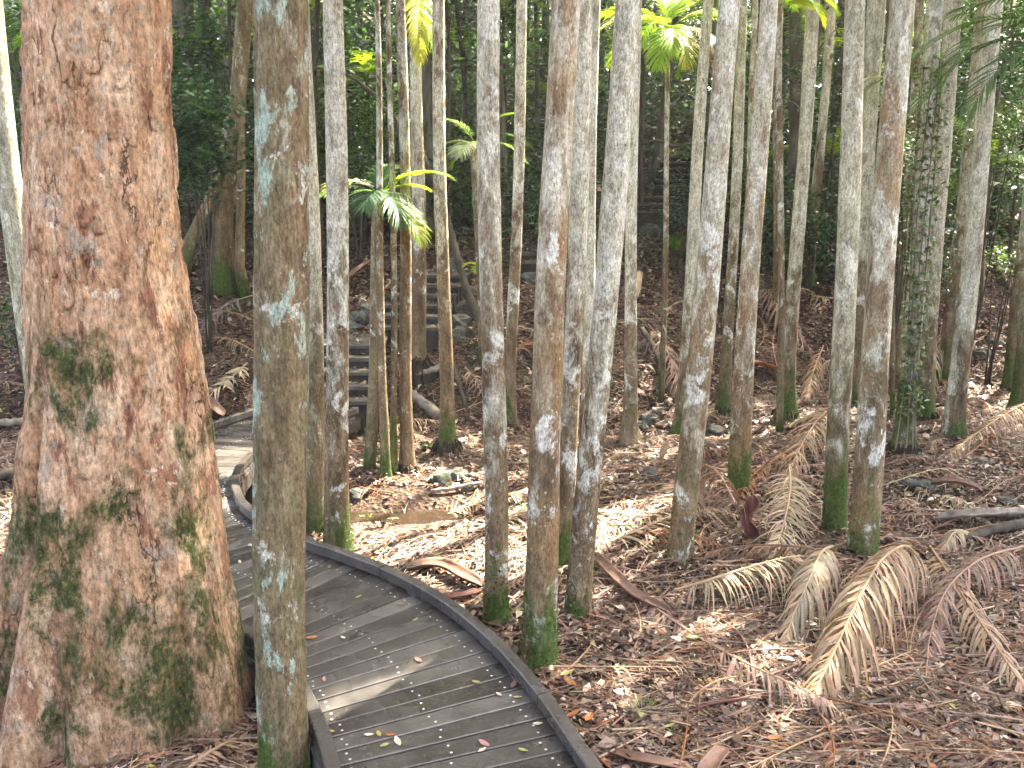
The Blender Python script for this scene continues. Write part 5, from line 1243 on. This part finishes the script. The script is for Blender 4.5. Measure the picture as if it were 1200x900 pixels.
ON_GROUND = [(665, 790, 'yellow', 1, 'yellow leaf on the ground right of the stout mossy-footed palm'), (668, 800, 'orange-brown', 1, 'orange leaf just below the yellow leaf beside the kerb'), (512, 651, 'yellow-green', 1, 'yellow-green leaf left of the brown and white palm'), (497, 662, 'yellow-green', 1, 'green leaf on the short dark log'), (812, 748, 'yellow-green', 1, 'yellow leaf on the long pale frond stalk'), (672, 838, 'orange-brown', 1, 'orange leaf against the kerb near the bottom'), (690, 842, 'orange-brown', 1, 'second orange leaf near the kerb, farther right'), (775, 741, 'orange-brown', 0, 'small orange leaf in the litter below the curved sheath'), (1064, 622, 'orange-brown', 1, 'orange leaf right of the painted-mark palm foot'), (785, 852, 'yellow-green', 0, 'pale green leaf above the pale rounded stone'), (908, 866, 'orange-brown', 1, 'orange leaf by the bottom edge, right of the brown sheath'), (1103, 590, 'yellow', 0, 'yellow leaf on the litter below the silver-grey palm'), (470, 655, 'pale', 1, 'pale leaf on sunlit litter left of the brown palm'), (1100, 470, 'orange-brown', 1, 'orange leaf between the furrowed and the silver-grey palms'), (1145, 458, 'yellow', 1, 'yellow leaf right of the silver-grey palm'), (1172, 474, 'yellow', 1, 'yellow leaf left of the right edge palm')]
for px, py, c, k, l in ON_GROUND:
    p = gp(px, py, .045); o = bpy.data.objects.new('fallen_leaf', LM[c][k]); o.location = p; o.scale = (1.4, 1.4, 1.4); o.rotation_euler = (rnd.uniform(-.3, .3), rnd.uniform(-.3, .3), rnd.uniform(0, 6.28)); link(o, label=l, category='leaf', group='bright fallen leaves on the ground')

# ================================================================== LABELS FOR LOOKALIKES
ORD = ['nearest', 'second nearest', 'third nearest', 'fourth nearest', 'fifth nearest', 'sixth nearest', 'seventh nearest', 'eighth nearest', 'ninth nearest', 'tenth nearest', 'eleventh nearest', 'twelfth nearest', 'thirteenth nearest', 'fourteenth nearest', 'fifteenth nearest', 'sixteenth nearest', 'seventeenth nearest', 'eighteenth nearest', 'nineteenth nearest', 'twentieth nearest']
def landmark(px, py):
    best = min(PALMS, key=lambda q: (q[3] - px) ** 2 + ((q[4] - py) * 1.3) ** 2); return best
def label_all(items, fmt):
    G = {}
    for o, px, py, c in items:
        lm = landmark(px, py); side = 'left of' if px < lm[3] - 12 else ('right of' if px > lm[3] + 12 else ('below' if py > lm[4] else 'behind'))
        G.setdefault((c, side, lm[0]), []).append((-py, o))
    for (c, side, lm), L in G.items():
        L.sort(key=lambda t: t[0])
        for i, (_, o) in enumerate(L):
            s = fmt.format(c=c, side=side, lm=lm)
            o['label'] = s if len(L) == 1 else f'{ORD[i]} {s}'
label_all(RANDOM_FRONDS, '{c} dead frond {side} {lm}')
order = sorted(DECKLEAF, key=lambda t: -t[2]); seen = {}
for o, px, py, c in order: seen.setdefault(c, []).append(o)
for c, L in seen.items():
    for i, o in enumerate(L): o['label'] = f'{ORD[i] if len(L) > 1 else "only"} {c} leaf lying on the boardwalk planks'
G = {}
for root, px, Y in FAR:
    lm = min(PALMS, key=lambda q: abs(q[3] - px)); G.setdefault((lm[0], 'left' if px < lm[3] else 'right'), []).append((Y, root))
for (lm, side), L in G.items():
    L.sort(key=lambda t: t[0])
    for i, (_, o) in enumerate(L):
        o['label'] = f'{ORD[i] if len(L) > 1 else "lone"} forest tree {side} of {lm}'; o['category'] = 'tree'; o['group'] = 'forest trees on the hillside'  # also labels the trees added for their shade

# ------------------------------------------------------------------ thin forest air
V, F = box((0, 32), 95, 82, -2.2, 62.0)
hm_ = bpy.data.materials.new('forest_haze'); hm_.use_nodes = True; hn = hm_.node_tree; hn.nodes.clear()
ho = hn.nodes.new('ShaderNodeOutputMaterial'); hv = hn.nodes.new('ShaderNodeVolumePrincipled')
hv.inputs['Color'].default_value = (.92, .95, .93, 1); hv.inputs['Density'].default_value = .001; hv.inputs['Anisotropy'].default_value = .2
hn.links.new(hv.outputs[0], ho.inputs['Volume'])
mobj('haze', V, F, hm_, smooth_=False, kind='stuff', label='thin pale haze hanging in the forest air')
